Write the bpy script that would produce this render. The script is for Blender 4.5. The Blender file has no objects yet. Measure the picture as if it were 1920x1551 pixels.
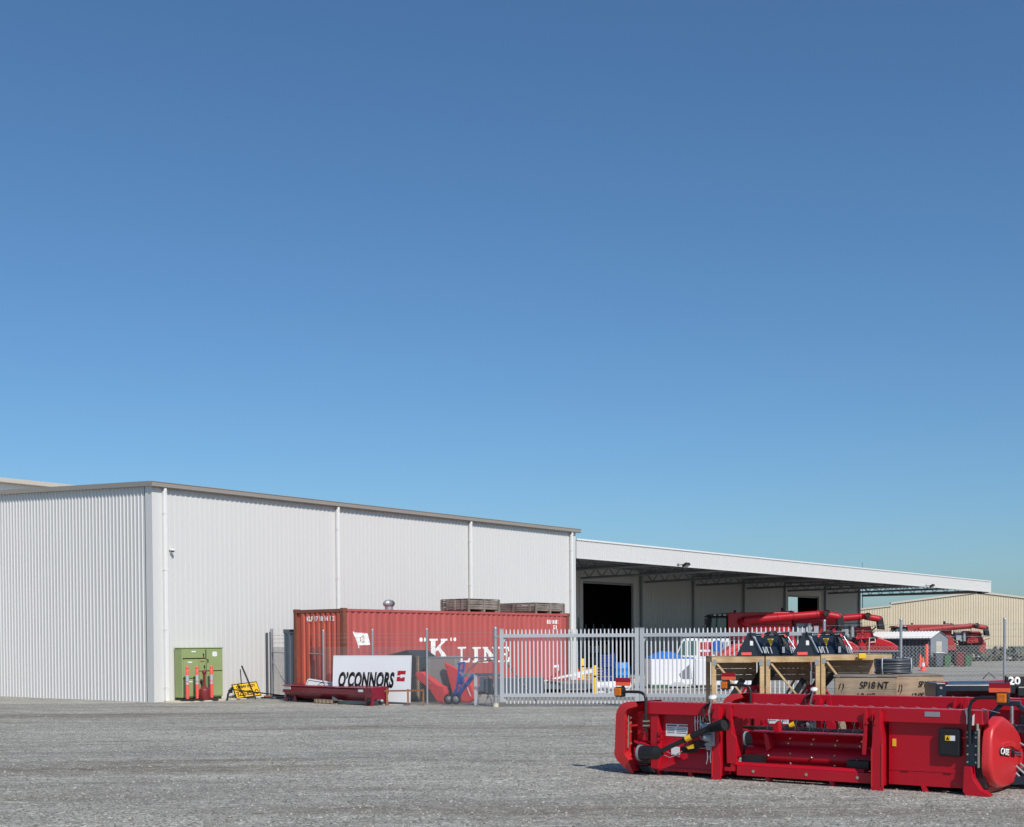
import bpy, bmesh, math, random
from mathutils import Vector, Matrix
R = math.radians
random.seed(7)
sc = bpy.context.scene
col = sc.collection

# ------------------------------------------------------------------ camera
CAM_H = 1.8
pitch, roll = R(1.2532), R(0.363)
Fv = Vector((0, math.cos(pitch), -math.sin(pitch)))
U0 = Vector((0, math.sin(pitch), math.cos(pitch)))
R0 = Vector((1, 0, 0))
Rv = R0 * math.cos(roll) - U0 * math.sin(roll)
Uv = R0 * math.sin(roll) + U0 * math.cos(roll)
cd = bpy.data.cameras.new('camera')
cam = bpy.data.objects.new('camera', cd)
col.objects.link(cam)
m3 = Matrix((Rv, Uv, -Fv)).transposed()
cam.matrix_world = Matrix.Translation((0, 0, CAM_H)) @ m3.to_4x4()
cd.sensor_fit = 'HORIZONTAL'
cd.sensor_width = 36.0
cd.lens = 45.0
cd.shift_x = 0.0
cd.shift_y = (1259 - 775.5) / 1920
cd.clip_start = 0.1
cd.clip_end = 5000
sc.camera = cam

# ------------------------------------------------------------------ light
SUN_EL, SUN_AZ = 43.0, 25.5            # azimuth: degrees to the right of straight behind the camera
to_sun = Vector((math.cos(R(SUN_EL)) * math.sin(R(SUN_AZ)), -math.cos(R(SUN_EL)) * math.cos(R(SUN_AZ)), math.sin(R(SUN_EL))))
w = bpy.data.worlds.new('World')
sc.world = w
w.use_nodes = True
nt = w.node_tree
sky = nt.nodes.new('ShaderNodeTexSky')
sky.sky_type = 'NISHITA'
sky.sun_disc = False
sky.sun_elevation = R(SUN_EL)
sky.sun_rotation = math.atan2(to_sun.x, to_sun.y)
sky.altitude = 0
sky.air_density = 1.0
sky.dust_density = 0.9
sky.ozone_density = 10
nt.nodes['Background'].inputs['Strength'].default_value = 0.102
tint = nt.nodes.new('ShaderNodeMix'); tint.data_type = 'RGBA'; tint.blend_type = 'MULTIPLY'; tint.inputs[0].default_value = 1.0
tint.inputs[7].default_value = (1.03, 1.125, 1.06, 1)      # clear southern sky: a little more cyan than the model's
nt.links.new(sky.outputs[0], tint.inputs[6])
nt.links.new(tint.outputs[2], nt.nodes['Background'].inputs['Color'])
sl = bpy.data.lights.new('sun', 'SUN')
sl.energy = 4.0
sl.angle = R(0.5)
sl.color = (1.0, 0.93, 0.845)
so = bpy.data.objects.new('sun', sl)
col.objects.link(so)
so.rotation_euler = to_sun.to_track_quat('Z', 'Y').to_euler()
so.location = (20, -30, 40)
sc.view_settings.view_transform = 'Standard'
sc.view_settings.look = 'None'
sc.view_settings.gamma = 1
sc.view_settings.exposure = 0.0

# ------------------------------------------------------------------ helpers
def lin(r, g, b):
    def f(c):
        c /= 255.0
        return c / 12.92 if c <= 0.04045 else ((c + 0.055) / 1.055) ** 2.4
    return (f(r), f(g), f(b), 1)

def new_mat(name):
    m = bpy.data.materials.new(name)
    m.use_nodes = True
    return m, m.node_tree, m.node_tree.nodes['Principled BSDF']

def mat(name, rgb, rough=0.5, metal=0.0, var=0.06, scale=6.0, bump=0.0, bscale=40.0, coat=0.0, dirt=None, dirt_amt=0.0, dirt_scale=2.0, stretch=(1, 1, 1), spec=0.5):
    """Painted / metal / plastic surface: base colour broken up by noise, patches of dirt with their own shape, fine bump."""
    m, t, b = new_mat(name)
    N, L = t.nodes, t.links
    tc = N.new('ShaderNodeTexCoord')
    mp = N.new('ShaderNodeMapping')
    mp.inputs['Scale'].default_value = stretch
    L.new(tc.outputs['Object'], mp.inputs['Vector'])
    n = N.new('ShaderNodeTexNoise')
    n.inputs['Scale'].default_value = scale
    n.inputs['Detail'].default_value = 5
    L.new(mp.outputs[0], n.inputs['Vector'])
    base = lin(*rgb)
    mix = N.new('ShaderNodeMix')
    mix.data_type = 'RGBA'
    mix.inputs[6].default_value = tuple(c * (1 - var * 1.6) for c in base[:3]) + (1,)
    mix.inputs[7].default_value = tuple(min(1, c * (1 + var * 1.6)) for c in base[:3]) + (1,)
    L.new(n.outputs['Fac'], mix.inputs[0])
    out = mix.outputs[2]
    if dirt:
        n2 = N.new('ShaderNodeTexNoise')
        n2.inputs['Scale'].default_value = dirt_scale
        n2.inputs['Detail'].default_value = 8
        n2.inputs['Roughness'].default_value = 0.7
        L.new(mp.outputs[0], n2.inputs['Vector'])
        cr = N.new('ShaderNodeValToRGB')
        cr.color_ramp.elements[0].position = 0.72 - dirt_amt * 0.4
        cr.color_ramp.elements[0].color = (0, 0, 0, 1)
        cr.color_ramp.elements[1].position = 0.82 - dirt_amt * 0.3
        L.new(n2.outputs['Fac'], cr.inputs[0])
        mx = N.new('ShaderNodeMix')
        mx.data_type = 'RGBA'
        L.new(cr.outputs[0], mx.inputs[0])
        L.new(out, mx.inputs[6])
        mx.inputs[7].default_value = lin(*dirt)
        out = mx.outputs[2]
    L.new(out, b.inputs['Base Color'])
    b.inputs['Metallic'].default_value = metal
    b.inputs['Specular IOR Level'].default_value = spec
    rr = N.new('ShaderNodeMapRange')
    rr.inputs['To Min'].default_value = max(0.02, rough - 0.08)
    rr.inputs['To Max'].default_value = min(1, rough + 0.1)
    L.new(n.outputs['Fac'], rr.inputs[0])
    L.new(rr.outputs[0], b.inputs['Roughness'])
    if coat:
        b.inputs['Coat Weight'].default_value = coat
        b.inputs['Coat Roughness'].default_value = 0.08
    if bump:
        n3 = N.new('ShaderNodeTexNoise')
        n3.inputs['Scale'].default_value = bscale
        n3.inputs['Detail'].default_value = 6
        L.new(tc.outputs['Object'], n3.inputs['Vector'])
        bp = N.new('ShaderNodeBump')
        bp.inputs['Strength'].default_value = bump
        bp.inputs['Distance'].default_value = 0.02
        L.new(n3.outputs['Fac'], bp.inputs['Height'])
        L.new(bp.outputs[0], b.inputs['Normal'])
    return m

def wood(name, rgb, dark, grain=(2, 30, 30), board=0.0, rough=0.8):
    """Sawn timber: long grain, knots."""
    m, t, b = new_mat(name)
    N, L = t.nodes, t.links
    tc = N.new('ShaderNodeTexCoord')
    mp = N.new('ShaderNodeMapping')
    mp.inputs['Scale'].default_value = grain
    L.new(tc.outputs['Object'], mp.inputs['Vector'])
    n = N.new('ShaderNodeTexNoise')
    n.inputs['Scale'].default_value = 1.6
    n.inputs['Detail'].default_value = 8
    n.inputs['Distortion'].default_value = 0.6
    L.new(mp.outputs[0], n.inputs['Vector'])
    n2 = N.new('ShaderNodeTexNoise')
    n2.inputs['Scale'].default_value = 2.3
    n2.inputs['Detail'].default_value = 4
    L.new(tc.outputs['Object'], n2.inputs['Vector'])
    ad = N.new('ShaderNodeMath')
    ad.operation = 'MULTIPLY_ADD'
    L.new(n.outputs['Fac'], ad.inputs[0])
    ad.inputs[1].default_value = 0.6
    L.new(n2.outputs['Fac'], ad.inputs[2])
    cr = N.new('ShaderNodeValToRGB')
    cr.color_ramp.elements[0].position = 0.55
    cr.color_ramp.elements[0].color = lin(*dark)
    cr.color_ramp.elements[1].position = 0.95
    cr.color_ramp.elements[1].color = lin(*rgb)
    L.new(ad.outputs[0], cr.inputs[0])
    L.new(cr.outputs[0], b.inputs['Base Color'])
    b.inputs['Roughness'].default_value = rough
    bp = N.new('ShaderNodeBump')
    bp.inputs['Strength'].default_value = 0.35
    bp.inputs['Distance'].default_value = 0.01
    L.new(n.outputs['Fac'], bp.inputs['Height'])
    L.new(bp.outputs[0], b.inputs['Normal'])
    return m

class MB:
    """Collects primitives; build() links them as ONE mesh object."""
    def __init__(s):
        s.v, s.f, s.mi, s.sm = [], [], [], []
        s.cur = 0
    def add(s, vs, fs, smooth=False):
        o = len(s.v)
        s.v += [tuple(v) for v in vs]
        for f in fs:
            s.f.append([i + o for i in f]); s.mi.append(s.cur); s.sm.append(smooth)
        return s
    def box(s, x0, x1, y0, y1, z0, z1):
        vs = [(x, y, z) for z in (z0, z1) for y in (y0, y1) for x in (x0, x1)]
        return s.add(vs, [(0, 2, 3, 1), (4, 5, 7, 6), (0, 1, 5, 4), (2, 6, 7, 3), (0, 4, 6, 2), (1, 3, 7, 5)])
    def bar(s, p, q, a=0.05, b=None, up=(0, 0, 1)):
        p, q = Vector(p), Vector(q)
        b = a if b is None else b
        d = (q - p).normalized()
        up = Vector(up)
        if abs(d.dot(up)) > 0.98:
            up = Vector((0, 1, 0))
        x = d.cross(up).normalized() * (a / 2)
        y = x.cross(d).normalized() * (b / 2)
        vs = [c + i * x + j * y for c in (p, q) for i, j in ((-1, -1), (1, -1), (1, 1), (-1, 1))]
        return s.add(vs, [(3, 2, 1, 0), (4, 5, 6, 7), (0, 1, 5, 4), (1, 2, 6, 5), (2, 3, 7, 6), (3, 0, 4, 7)])
    def cyl(s, p, q, r1, r2=None, n=14, cap=True):
        p, q = Vector(p), Vector(q)
        r2 = r1 if r2 is None else r2
        d = (q - p).normalized()
        x = d.orthogonal().normalized()
        y = d.cross(x)
        ring = [(math.cos(2 * math.pi * k / n), math.sin(2 * math.pi * k / n)) for k in range(n)]
        a = [p + (x * c + y * t) * r1 for c, t in ring]
        b = [q + (x * c + y * t) * r2 for c, t in ring]
        s.add(a + b, [(k, (k + 1) % n, n + (k + 1) % n, n + k) for k in range(n)], True)
        if cap:
            if r1 > 1e-5: s.add(a, [tuple(range(n - 1, -1, -1))])
            if r2 > 1e-5: s.add(b, [tuple(range(n))])
        return s
    def tube(s, pts, r, n=8, cap=True):
        pts = [Vector(p) for p in pts]
        rs = r if isinstance(r, (list, tuple)) else [r] * len(pts)
        dirs = []
        for i in range(len(pts)):
            a = pts[max(0, i - 1)]; b = pts[min(len(pts) - 1, i + 1)]
            dirs.append((b - a).normalized())
        x = dirs[0].orthogonal().normalized()
        vs = []
        for p, d, rr in zip(pts, dirs, rs):
            x = (x - d * x.dot(d)).normalized()
            y = d.cross(x)
            vs += [p + (x * math.cos(2 * math.pi * k / n) + y * math.sin(2 * math.pi * k / n)) * rr for k in range(n)]
        fs = []
        for i in range(len(pts) - 1):
            for k in range(n):
                fs.append((i * n + k, i * n + (k + 1) % n, (i + 1) * n + (k + 1) % n, (i + 1) * n + k))
        s.add(vs, fs, True)
        if cap:
            s.add(vs[:n], [tuple(range(n - 1, -1, -1))]); s.add(vs[-n:], [tuple(range(n))])
        return s
    def prism(s, poly, plane, a, b):
        """poly in plane 'xz' (extruded along y), 'yz' (along x) or 'xy' (along z)."""
        def P(u, v, k):
            return {'xz': (u, k, v), 'yz': (k, u, v), 'xy': (u, v, k)}[plane]
        area = sum(poly[i][0] * poly[(i + 1) % len(poly)][1] - poly[(i + 1) % len(poly)][0] * poly[i][1] for i in range(len(poly)))
        pl = list(poly) if area > 0 else list(poly)[::-1]
        if plane == 'xz':
            pl = pl[::-1]
        n = len(pl)
        lo, hi = min(a, b), max(a, b)
        vs = [P(u, v, lo) for u, v in pl] + [P(u, v, hi) for u, v in pl]
        return s.add(vs, [tuple(range(n - 1, -1, -1)), tuple(range(n, 2 * n))] + [(k, (k + 1) % n, n + (k + 1) % n, n + k) for k in range(n)])
    def lathe(s, prof, c=(0, 0, 0), n=20, axis=None):
        c = Vector(c)
        ax = Vector(axis).normalized() if axis else Vector((0, 0, 1))
        x = ax.orthogonal().normalized(); y = ax.cross(x)
        vs = []
        for r, z in prof:
            vs += [c + ax * z + (x * math.cos(2 * math.pi * k / n) + y * math.sin(2 * math.pi * k / n)) * r for k in range(n)]
        fs = [(i * n + k, i * n + (k + 1) % n, (i + 1) * n + (k + 1) % n, (i + 1) * n + k) for i in range(len(prof) - 1) for k in range(n)]
        return s.add(vs, fs, True)
    def sheet(s, line, z0, z1, smooth=False):
        """vertical sheet along a plan polyline [(x, y)]; z0, z1 numbers or functions of the point."""
        f0 = z0 if callable(z0) else (lambda p: z0)
        f1 = z1 if callable(z1) else (lambda p: z1)
        n = len(line)
        vs = [(x, y, f0((x, y))) for x, y in line] + [(x, y, f1((x, y))) for x, y in line]
        return s.add(vs, [(k, k + 1, n + k + 1, n + k) for k in range(n - 1)], smooth)
    def build(s, name, mats, parent=None, bevel=0.0, seg=2, angle=35, loc=None, rot=None):
        me = bpy.data.meshes.new(name)
        me.from_pydata(s.v, [], s.f)
        me.polygons.foreach_set('material_index', s.mi)
        me.polygons.foreach_set('use_smooth', s.sm)
        for m in (mats if isinstance(mats, (list, tuple)) else [mats]):
            me.materials.append(m)
        me.update()
        o = bpy.data.objects.new(name, me)
        col.objects.link(o)
        if parent: o.parent = parent
        if loc: o.location = loc
        if rot: o.rotation_euler = rot
        if bevel:
            b = o.modifiers.new('bevel', 'BEVEL')
            b.width = bevel; b.segments = seg; b.limit_method = 'ANGLE'; b.angle_limit = R(angle)
        return o

def tag(o, label, cat, group=None, kind=None):
    o['label'] = label
    o['category'] = cat
    if group: o['group'] = group
    if kind: o['kind'] = kind
    return o

def thing(name, label, cat, loc=(0, 0, 0), rz=0.0, group=None, rot=None):
    o = bpy.data.objects.new(name, None)
    o.empty_display_size = 0.2
    col.objects.link(o)
    o.location = loc
    o.rotation_euler = rot if rot else (0, 0, rz)
    return tag(o, label, cat, group)

def dup(root, loc=None, rz=None, label=None, group=None):
    def cp(o, par):
        c = o.copy(); col.objects.link(c)
        if par:
            c.parent = par
        for ch in list(o.children):
            cp(ch, c)
        return c
    r = cp(root, None)
    if loc is not None: r.location = loc
    if rz is not None: r.rotation_euler = (0, 0, rz)
    if label: r['label'] = label
    if group: r['group'] = group
    return r

def text_bm(body, size, sx=1.0, shear=0.0, bold=0.0, align='LEFT', space=1.0):
    cu = bpy.data.curves.new('txt', 'FONT')
    cu.body = body; cu.size = size; cu.shear = shear; cu.offset = bold; cu.align_x = align
    cu.space_character = space
    cu.resolution_u = 4
    o = bpy.data.objects.new('txt', cu)
    col.objects.link(o)
    dg = bpy.context.evaluated_depsgraph_get()
    me = bpy.data.meshes.new_from_object(o.evaluated_get(dg))
    bm = bmesh.new(); bm.from_mesh(me)
    bpy.data.objects.remove(o); bpy.data.curves.remove(cu); bpy.data.meshes.remove(me)
    for v in bm.verts: v.co.x *= sx
    return bm

def text(name, body, size, m, parent, loc, rot=(math.pi / 2, 0, 0), depth=0.004, **k):
    """Flat lettering a few millimetres thick: built from the font's outlines, standing in the parent's xz plane by default."""
    bm = text_bm(body, size, **k)
    r = bmesh.ops.extrude_face_region(bm, geom=bm.faces[:])
    bmesh.ops.translate(bm, verts=[v for v in r['geom'] if isinstance(v, bmesh.types.BMVert)], vec=(0, 0, depth))
    bmesh.ops.recalc_face_normals(bm, faces=bm.faces[:])
    me = bpy.data.meshes.new(name); bm.to_mesh(me); bm.free()
    me.materials.append(m)
    o = bpy.data.objects.new(name, me); col.objects.link(o)
    o.parent = parent; o.location = loc; o.rotation_euler = rot
    return o

def ribs(L, pitch, rib, top, depth, x0=0.0):
    """plan line of trapezoid ribbed sheet; ribs stand out to -y."""
    pts = [(x0, 0.0)]
    x = x0 + pitch * 0.5
    while x + rib < x0 + L:
        s = (rib - top) / 2
        pts += [(x, 0.0), (x + s, -depth), (x + s + top, -depth), (x + rib, 0.0)]
        x += pitch
    pts.append((x0 + L, 0.0))
    return pts

def interp(line, x):
    for (x0, y0), (x1, y1) in zip(line, line[1:]):
        if x0 <= x <= x1:
            return y0 + (y1 - y0) * ((x - x0) / (x1 - x0) if x1 > x0 else 0)
    return line[-1][1]

def conform(polys, line, off, name, m, parent):
    """Paint on a ribbed side: flat outlines [(x, z)] cut along the ribs and laid on them."""
    bm = bmesh.new()
    for poly in polys:
        vs = [bm.verts.new((x, 0, z)) for x, z in poly]
        bm.faces.new(vs)
    bm.normal_update()
    bmesh.ops.triangulate(bm, faces=bm.faces[:])
    xs = [v.co.x for v in bm.verts]
    for bx in sorted(set(p[0] for p in line)):
        if min(xs) < bx < max(xs):
            bmesh.ops.bisect_plane(bm, geom=bm.verts[:] + bm.edges[:] + bm.faces[:], plane_co=(bx, 0, 0), plane_no=(1, 0, 0))
    for v in bm.verts:
        v.co.y = interp(line, v.co.x) - off
    for f in bm.faces:
        f.normal_update()
        if f.normal.y > 0: f.normal_flip()
    me = bpy.data.meshes.new(name); bm.to_mesh(me); bm.free()
    me.materials.append(m)
    o = bpy.data.objects.new(name, me); col.objects.link(o); o.parent = parent
    return o

# ------------------------------------------------------------------ materials
M = {}
M['white_clad'] = mat('white_cladding', (207, 207, 205), 0.42, var=0.012, scale=0.8, stretch=(3, 3, 0.25))
M['white_paint'] = mat('white_paint', (226, 226, 224), 0.4, var=0.02)
M['white_dull'] = mat('white_sheet', (226, 227, 228), 0.55, var=0.03, dirt=(150, 145, 135), dirt_amt=0.12, dirt_scale=3)
M['taupe'] = mat('taupe_flashing', (146, 140, 132), 0.45, var=0.03)
M['taupe_light'] = mat('pale_taupe_flashing', (190, 182, 170), 0.5, var=0.03)
M['grey_int'] = mat('grey_lining', (110, 112, 112), 0.7)
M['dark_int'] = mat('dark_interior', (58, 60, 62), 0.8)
M['galv'] = mat('galvanised_steel', (168, 172, 176), 0.45, 0.55, var=0.08, scale=14)
M['galv_dull'] = mat('dull_galvanised_steel', (150, 154, 158), 0.6, 0.3, var=0.08, scale=10)
M['gate_paint'] = mat('pale_grey_gate_paint', (180, 184, 188), 0.4, 0.15, var=0.04)
M['roller'] = mat('roller_door_steel', (140, 144, 146), 0.5)
M['cont_red'] = mat('container_red', (178, 86, 82), 0.65, var=0.16, scale=2.2, dirt=(168, 104, 84), dirt_amt=0.3, dirt_scale=1.8, stretch=(1.6, 1.6, 0.18), bump=0.1)
M['cont_end'] = mat('container_orange_red', (188, 88, 70), 0.65, var=0.14, scale=2.6, dirt=(140, 88, 56), dirt_amt=0.3, dirt_scale=3, stretch=(1, 1, 0.3), bump=0.1)
M['cont_rust'] = mat('rusty_container_frame', (128, 74, 58), 0.75, var=0.2, scale=5, dirt=(98, 66, 44), dirt_amt=0.55, dirt_scale=6, bump=0.2)
M['paint_white'] = mat('faded_white_lettering', (248, 246, 242), 0.6, var=0.05)
M['red'] = mat('machine_red_paint', (178, 16, 36), 0.40, var=0.05, scale=3, coat=0.2, spec=0.35)
M['red_shield'] = mat('red_plastic_shield', (196, 44, 48), 0.38, var=0.03, scale=3)
M['red_old'] = mat('faded_red_paint', (158, 54, 54), 0.55, var=0.12, scale=3, dirt=(120, 70, 62), dirt_amt=0.2)
M['red_pink'] = mat('sun_bleached_red', (206, 66, 70), 0.55, var=0.08)
M['maroon'] = mat('maroon_paint', (122, 24, 44), 0.35, var=0.08, scale=4, coat=0.3, dirt=(110, 62, 62), dirt_amt=0.1)
M['black'] = mat('black_plastic', (30, 31, 33), 0.42, var=0.1)
M['rubber'] = mat('black_rubber', (26, 26, 27), 0.7, var=0.1, bump=0.2)
M['black_steel'] = mat('black_steel', (38, 37, 38), 0.5, 0.1, var=0.15, dirt=(80, 66, 56), dirt_amt=0.15)
M['navy'] = mat('navy_black_paint', (24, 36, 50), 0.32, var=0.1, coat=0.4)
M['chrome'] = mat('bright_steel', (205, 208, 210), 0.22, 0.9, var=0.03)
M['bolt'] = mat('zinc_bolt', (190, 186, 170), 0.35, 0.7)
M['green'] = mat('pale_green_paint', (147, 163, 110), 0.5, var=0.03, scale=2)
M['green_dark'] = mat('bin_green', (62, 104, 70), 0.5)
M['dark_gap'] = mat('dark_gap', (44, 52, 36), 0.9)
M['sticker'] = mat('white_sticker', (232, 233, 235), 0.4, var=0.03)
M['sign_white'] = mat('white_sign_face', (228, 229, 232), 0.45, var=0.015, scale=1.5)
M['ink'] = mat('black_lettering', (20, 20, 22), 0.5, var=0.03)
M['crimson'] = mat('crimson_lettering', (172, 32, 40), 0.45, var=0.03)
M['orange'] = mat('safety_orange', (238, 92, 82), 0.5, var=0.05)
M['cone_orange'] = mat('cone_orange', (240, 84, 50), 0.5, var=0.05)
M['reflect'] = mat('grey_reflective_band', (176, 180, 188), 0.35, var=0.05)
M['yellow'] = mat('sign_yellow', (240, 190, 40), 0.45, var=0.03, dirt=(190, 150, 60), dirt_amt=0.08)
M['yellow_post'] = mat('yellow_post_paint', (236, 192, 64), 0.5, var=0.06)
M['fluoro'] = mat('fluorescent_orange', (255, 104, 66), 0.5, var=0.03)
M['refl_red'] = mat('reflector_red', (158, 14, 38), 0.35, var=0.03)
M['amber'] = mat('amber_lens', (214, 112, 14), 0.15, var=0.25, scale=30, coat=0.6)
M['blue'] = mat('trolley_blue', (34, 92, 176), 0.45, var=0.1)
M['blue_dark'] = mat('dark_blue_plastic', (24, 56, 130), 0.5, var=0.1)
M['blue_drum'] = mat('blue_drum_plastic', (40, 120, 200), 0.45, var=0.06)
M['tarp_blue'] = mat('blue_tarpaulin', (36, 118, 206), 0.55, var=0.1, bump=0.4, bscale=8)
M['wrap'] = mat('white_plastic_wrap', (232, 233, 236), 0.35, var=0.03, bump=0.5, bscale=5)
M['wrap_shade'] = mat('shaded_plastic_wrap', (122, 124, 130), 0.4, var=0.05)
M['wood_new'] = wood('pale_new_timber', (206, 178, 134), (160, 126, 84))
M['wood_grey'] = wood('weathered_timber', (166, 146, 122), (110, 94, 78))
M['wood_box'] = wood('crate_timber', (176, 152, 126), (116, 98, 82), grain=(2, 26, 26))
M['wood_old'] = wood('old_grey_timber', (146, 136, 126), (84, 78, 73), grain=(3, 26, 26))
M['ply'] = wood('plywood', (196, 160, 110), (150, 116, 76), grain=(3, 12, 12))
M['felt'] = mat('grey_speckled_felt', (146, 141, 138), 0.95, var=0.3, scale=60, bump=0.5, bscale=60)
M['tarp_dark'] = mat('dark_grey_sheet', (52, 58, 64), 0.6, var=0.1)
M['slate'] = mat('slate_grey_steel', (82, 92, 102), 0.5, var=0.06)
M['shed_grey'] = mat('grey_shed_steel', (134, 140, 148), 0.5, var=0.05)
M['tan'] = mat('tan_cladding', (204, 192, 168), 0.55, var=0.05, scale=1.0)
M['tan_trim'] = mat('tan_roof_trim', (196, 190, 176), 0.5)
M['concrete'] = mat('concrete', (196, 188, 170), 0.85, var=0.12, scale=8, bump=0.3, dirt=(150, 142, 128), dirt_amt=0.25)
M['rust'] = mat('rusty_steel', (142, 96, 62), 0.8, var=0.2, scale=12, bump=0.3)
M['rust_dark'] = mat('dark_red_enamel', (120, 44, 44), 0.45, var=0.1)
M['scrap'] = mat('scrap_steel', (74, 76, 78), 0.7, 0.2, var=0.5, scale=3)
M['moss'] = mat('dull_green_steel', (96, 108, 98), 0.7, var=0.12)
M['glass'], gt, gb = new_mat('tinted_cab_glass')
gb.inputs['Base Color'].default_value = lin(88, 128, 128)
gb.inputs['Roughness'].default_value = 0.05
gb.inputs['Metallic'].default_value = 0.0
gb.inputs['Transmission Weight'].default_value = 0.35
gb.inputs['Alpha'].default_value = 1.0

# ------------------------------------------------------------------ ground
def gravel_mat():
    m, t, b = new_mat('gravel')
    N, L = t.nodes, t.links
    tc = N.new('ShaderNodeTexCoord')
    def noise(scale, detail=4, rough=0.6, stretch=None):
        n = N.new('ShaderNodeTexNoise')
        n.inputs['Scale'].default_value = scale; n.inputs['Detail'].default_value = detail
        n.inputs['Roughness'].default_value = rough
        if stretch:
            mp = N.new('ShaderNodeMapping'); mp.inputs['Scale'].default_value = stretch[:3]
            mp.inputs['Rotation'].default_value = (0, 0, stretch[3])
            L.new(tc.outputs['Object'], mp.inputs[0]); L.new(mp.outputs[0], n.inputs['Vector'])
        else:
            L.new(tc.outputs['Object'], n.inputs['Vector'])
        return n
    def ramp(src, a, b_, c0, c1):
        cr = N.new('ShaderNodeValToRGB')
        cr.color_ramp.elements[0].position = a; cr.color_ramp.elements[0].color = c0
        cr.color_ramp.elements[1].position = b_; cr.color_ramp.elements[1].color = c1
        L.new(src, cr.inputs[0]); return cr.outputs[0]
    def mix(fac, a, c, mode='MIX', f=None):
        x = N.new('ShaderNodeMix'); x.data_type = 'RGBA'; x.blend_type = mode
        if fac is None: x.inputs[0].default_value = f
        else: L.new(fac, x.inputs[0])
        for s, i in ((a, 6), (c, 7)):
            if isinstance(s, tuple): x.inputs[i].default_value = s
            else: L.new(s, x.inputs[i])
        return x.outputs[2]
    vor = N.new('ShaderNodeTexVoronoi'); vor.inputs['Scale'].default_value = 42
    L.new(tc.outputs['Object'], vor.inputs['Vector'])
    bw = N.new('ShaderNodeRGBToBW'); L.new(vor.outputs['Color'], bw.inputs[0])
    stone = ramp(bw.outputs[0], 0.15, 0.9, lin(124, 123, 118), lin(196, 194, 186))
    vor2 = N.new('ShaderNodeTexVoronoi'); vor2.inputs['Scale'].default_value = 24
    L.new(tc.outputs['Object'], vor2.inputs['Vector'])
    bw2 = N.new('ShaderNodeRGBToBW'); L.new(vor2.outputs['Color'], bw2.inputs[0])
    pale = ramp(bw2.outputs[0], 0.82, 0.9, (0, 0, 0, 1), (0.7, 0.7, 0.7, 1))
    c = mix(pale, stone, lin(228, 225, 217))
    vor3 = N.new('ShaderNodeTexVoronoi'); vor3.inputs['Scale'].default_value = 13
    L.new(tc.outputs['Object'], vor3.inputs['Vector'])
    bw3 = N.new('ShaderNodeRGBToBW'); L.new(vor3.outputs['Color'], bw3.inputs[0])
    c = mix(None, c, ramp(bw3.outputs[0], 0.1, 0.9, (0.86, 0.86, 0.85, 1), (1.10, 1.10, 1.085, 1)), 'MULTIPLY', 1.0)
    clump = noise(4.5, 5, 0.7, (0.55, 1.0, 1.0, 0.0))
    c = mix(None, c, ramp(clump.outputs['Fac'], 0.35, 0.65, (0.80, 0.80, 0.79, 1), (1.12, 1.12, 1.12, 1)), 'MULTIPLY', 1.0)
    big = noise(0.22, 5, 0.6, (0.35, 1.0, 1.0, 0.12))
    tone = ramp(big.outputs['Fac'], 0.3, 0.7, (0.74, 0.74, 0.75, 1), (1.12, 1.12, 1.11, 1))
    c = mix(None, c, tone, 'MULTIPLY', 1.0)
    trk = noise(0.42, 6, 0.62, (0.16, 1.0, 1.0, -0.10))
    tm = ramp(trk.outputs['Fac'], 0.52, 0.63, (0, 0, 0, 1), (1, 1, 1, 1))
    br = noise(5.0, 6, 0.75, (0.5, 1.0, 1.0, 0.0))
    bm_ = ramp(br.outputs['Fac'], 0.38, 0.62, (0.25, 0.25, 0.25, 1), (0.95, 0.95, 0.95, 1))
    fac = mix(None, tm, bm_, 'MULTIPLY', 1.0)
    c = mix(fac, c, lin(108, 99, 88))
    dark = noise(1.6, 6, 0.7, (0.3, 1.0, 1.0, 0.05))
    dm = ramp(dark.outputs['Fac'], 0.35, 0.6, (0.80, 0.79, 0.78, 1), (1.08, 1.08, 1.08, 1))
    c = mix(None, c, dm, 'MULTIPLY', 1.0)
    L.new(c, b.inputs['Base Color'])
    b.inputs['Roughness'].default_value = 0.95
    b.inputs['Specular IOR Level'].default_value = 0.2
    bp = N.new('ShaderNodeBump'); bp.inputs['Strength'].default_value = 0.55; bp.inputs['Distance'].default_value = 0.012
    inv = N.new('ShaderNodeMath'); inv.operation = 'SUBTRACT'; inv.inputs[0].default_value = 1.0
    L.new(vor.outputs['Distance'], inv.inputs[1])
    L.new(inv.outputs[0], bp.inputs['Height'])
    bp2 = N.new('ShaderNodeBump'); bp2.inputs['Strength'].default_value = 0.5; bp2.inputs['Distance'].default_value = 0.12
    n4 = noise(1.1, 6, 0.65, (0.4, 1.0, 1.0, 0.0))
    L.new(n4.outputs['Fac'], bp2.inputs['Height']); L.new(bp2.outputs[0], bp.inputs['Normal'])
    L.new(bp.outputs[0], b.inputs['Normal'])
    return m
M['gravel'] = gravel_mat()
g_ = MB(); g_.add([(-900, -60, 0), (900, -60, 0), (900, 1500, 0), (-900, 1500, 0)], [(0, 1, 2, 3)])
ground = g_.build('ground', M['gravel']); ground['kind'] = 'structure'

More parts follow.
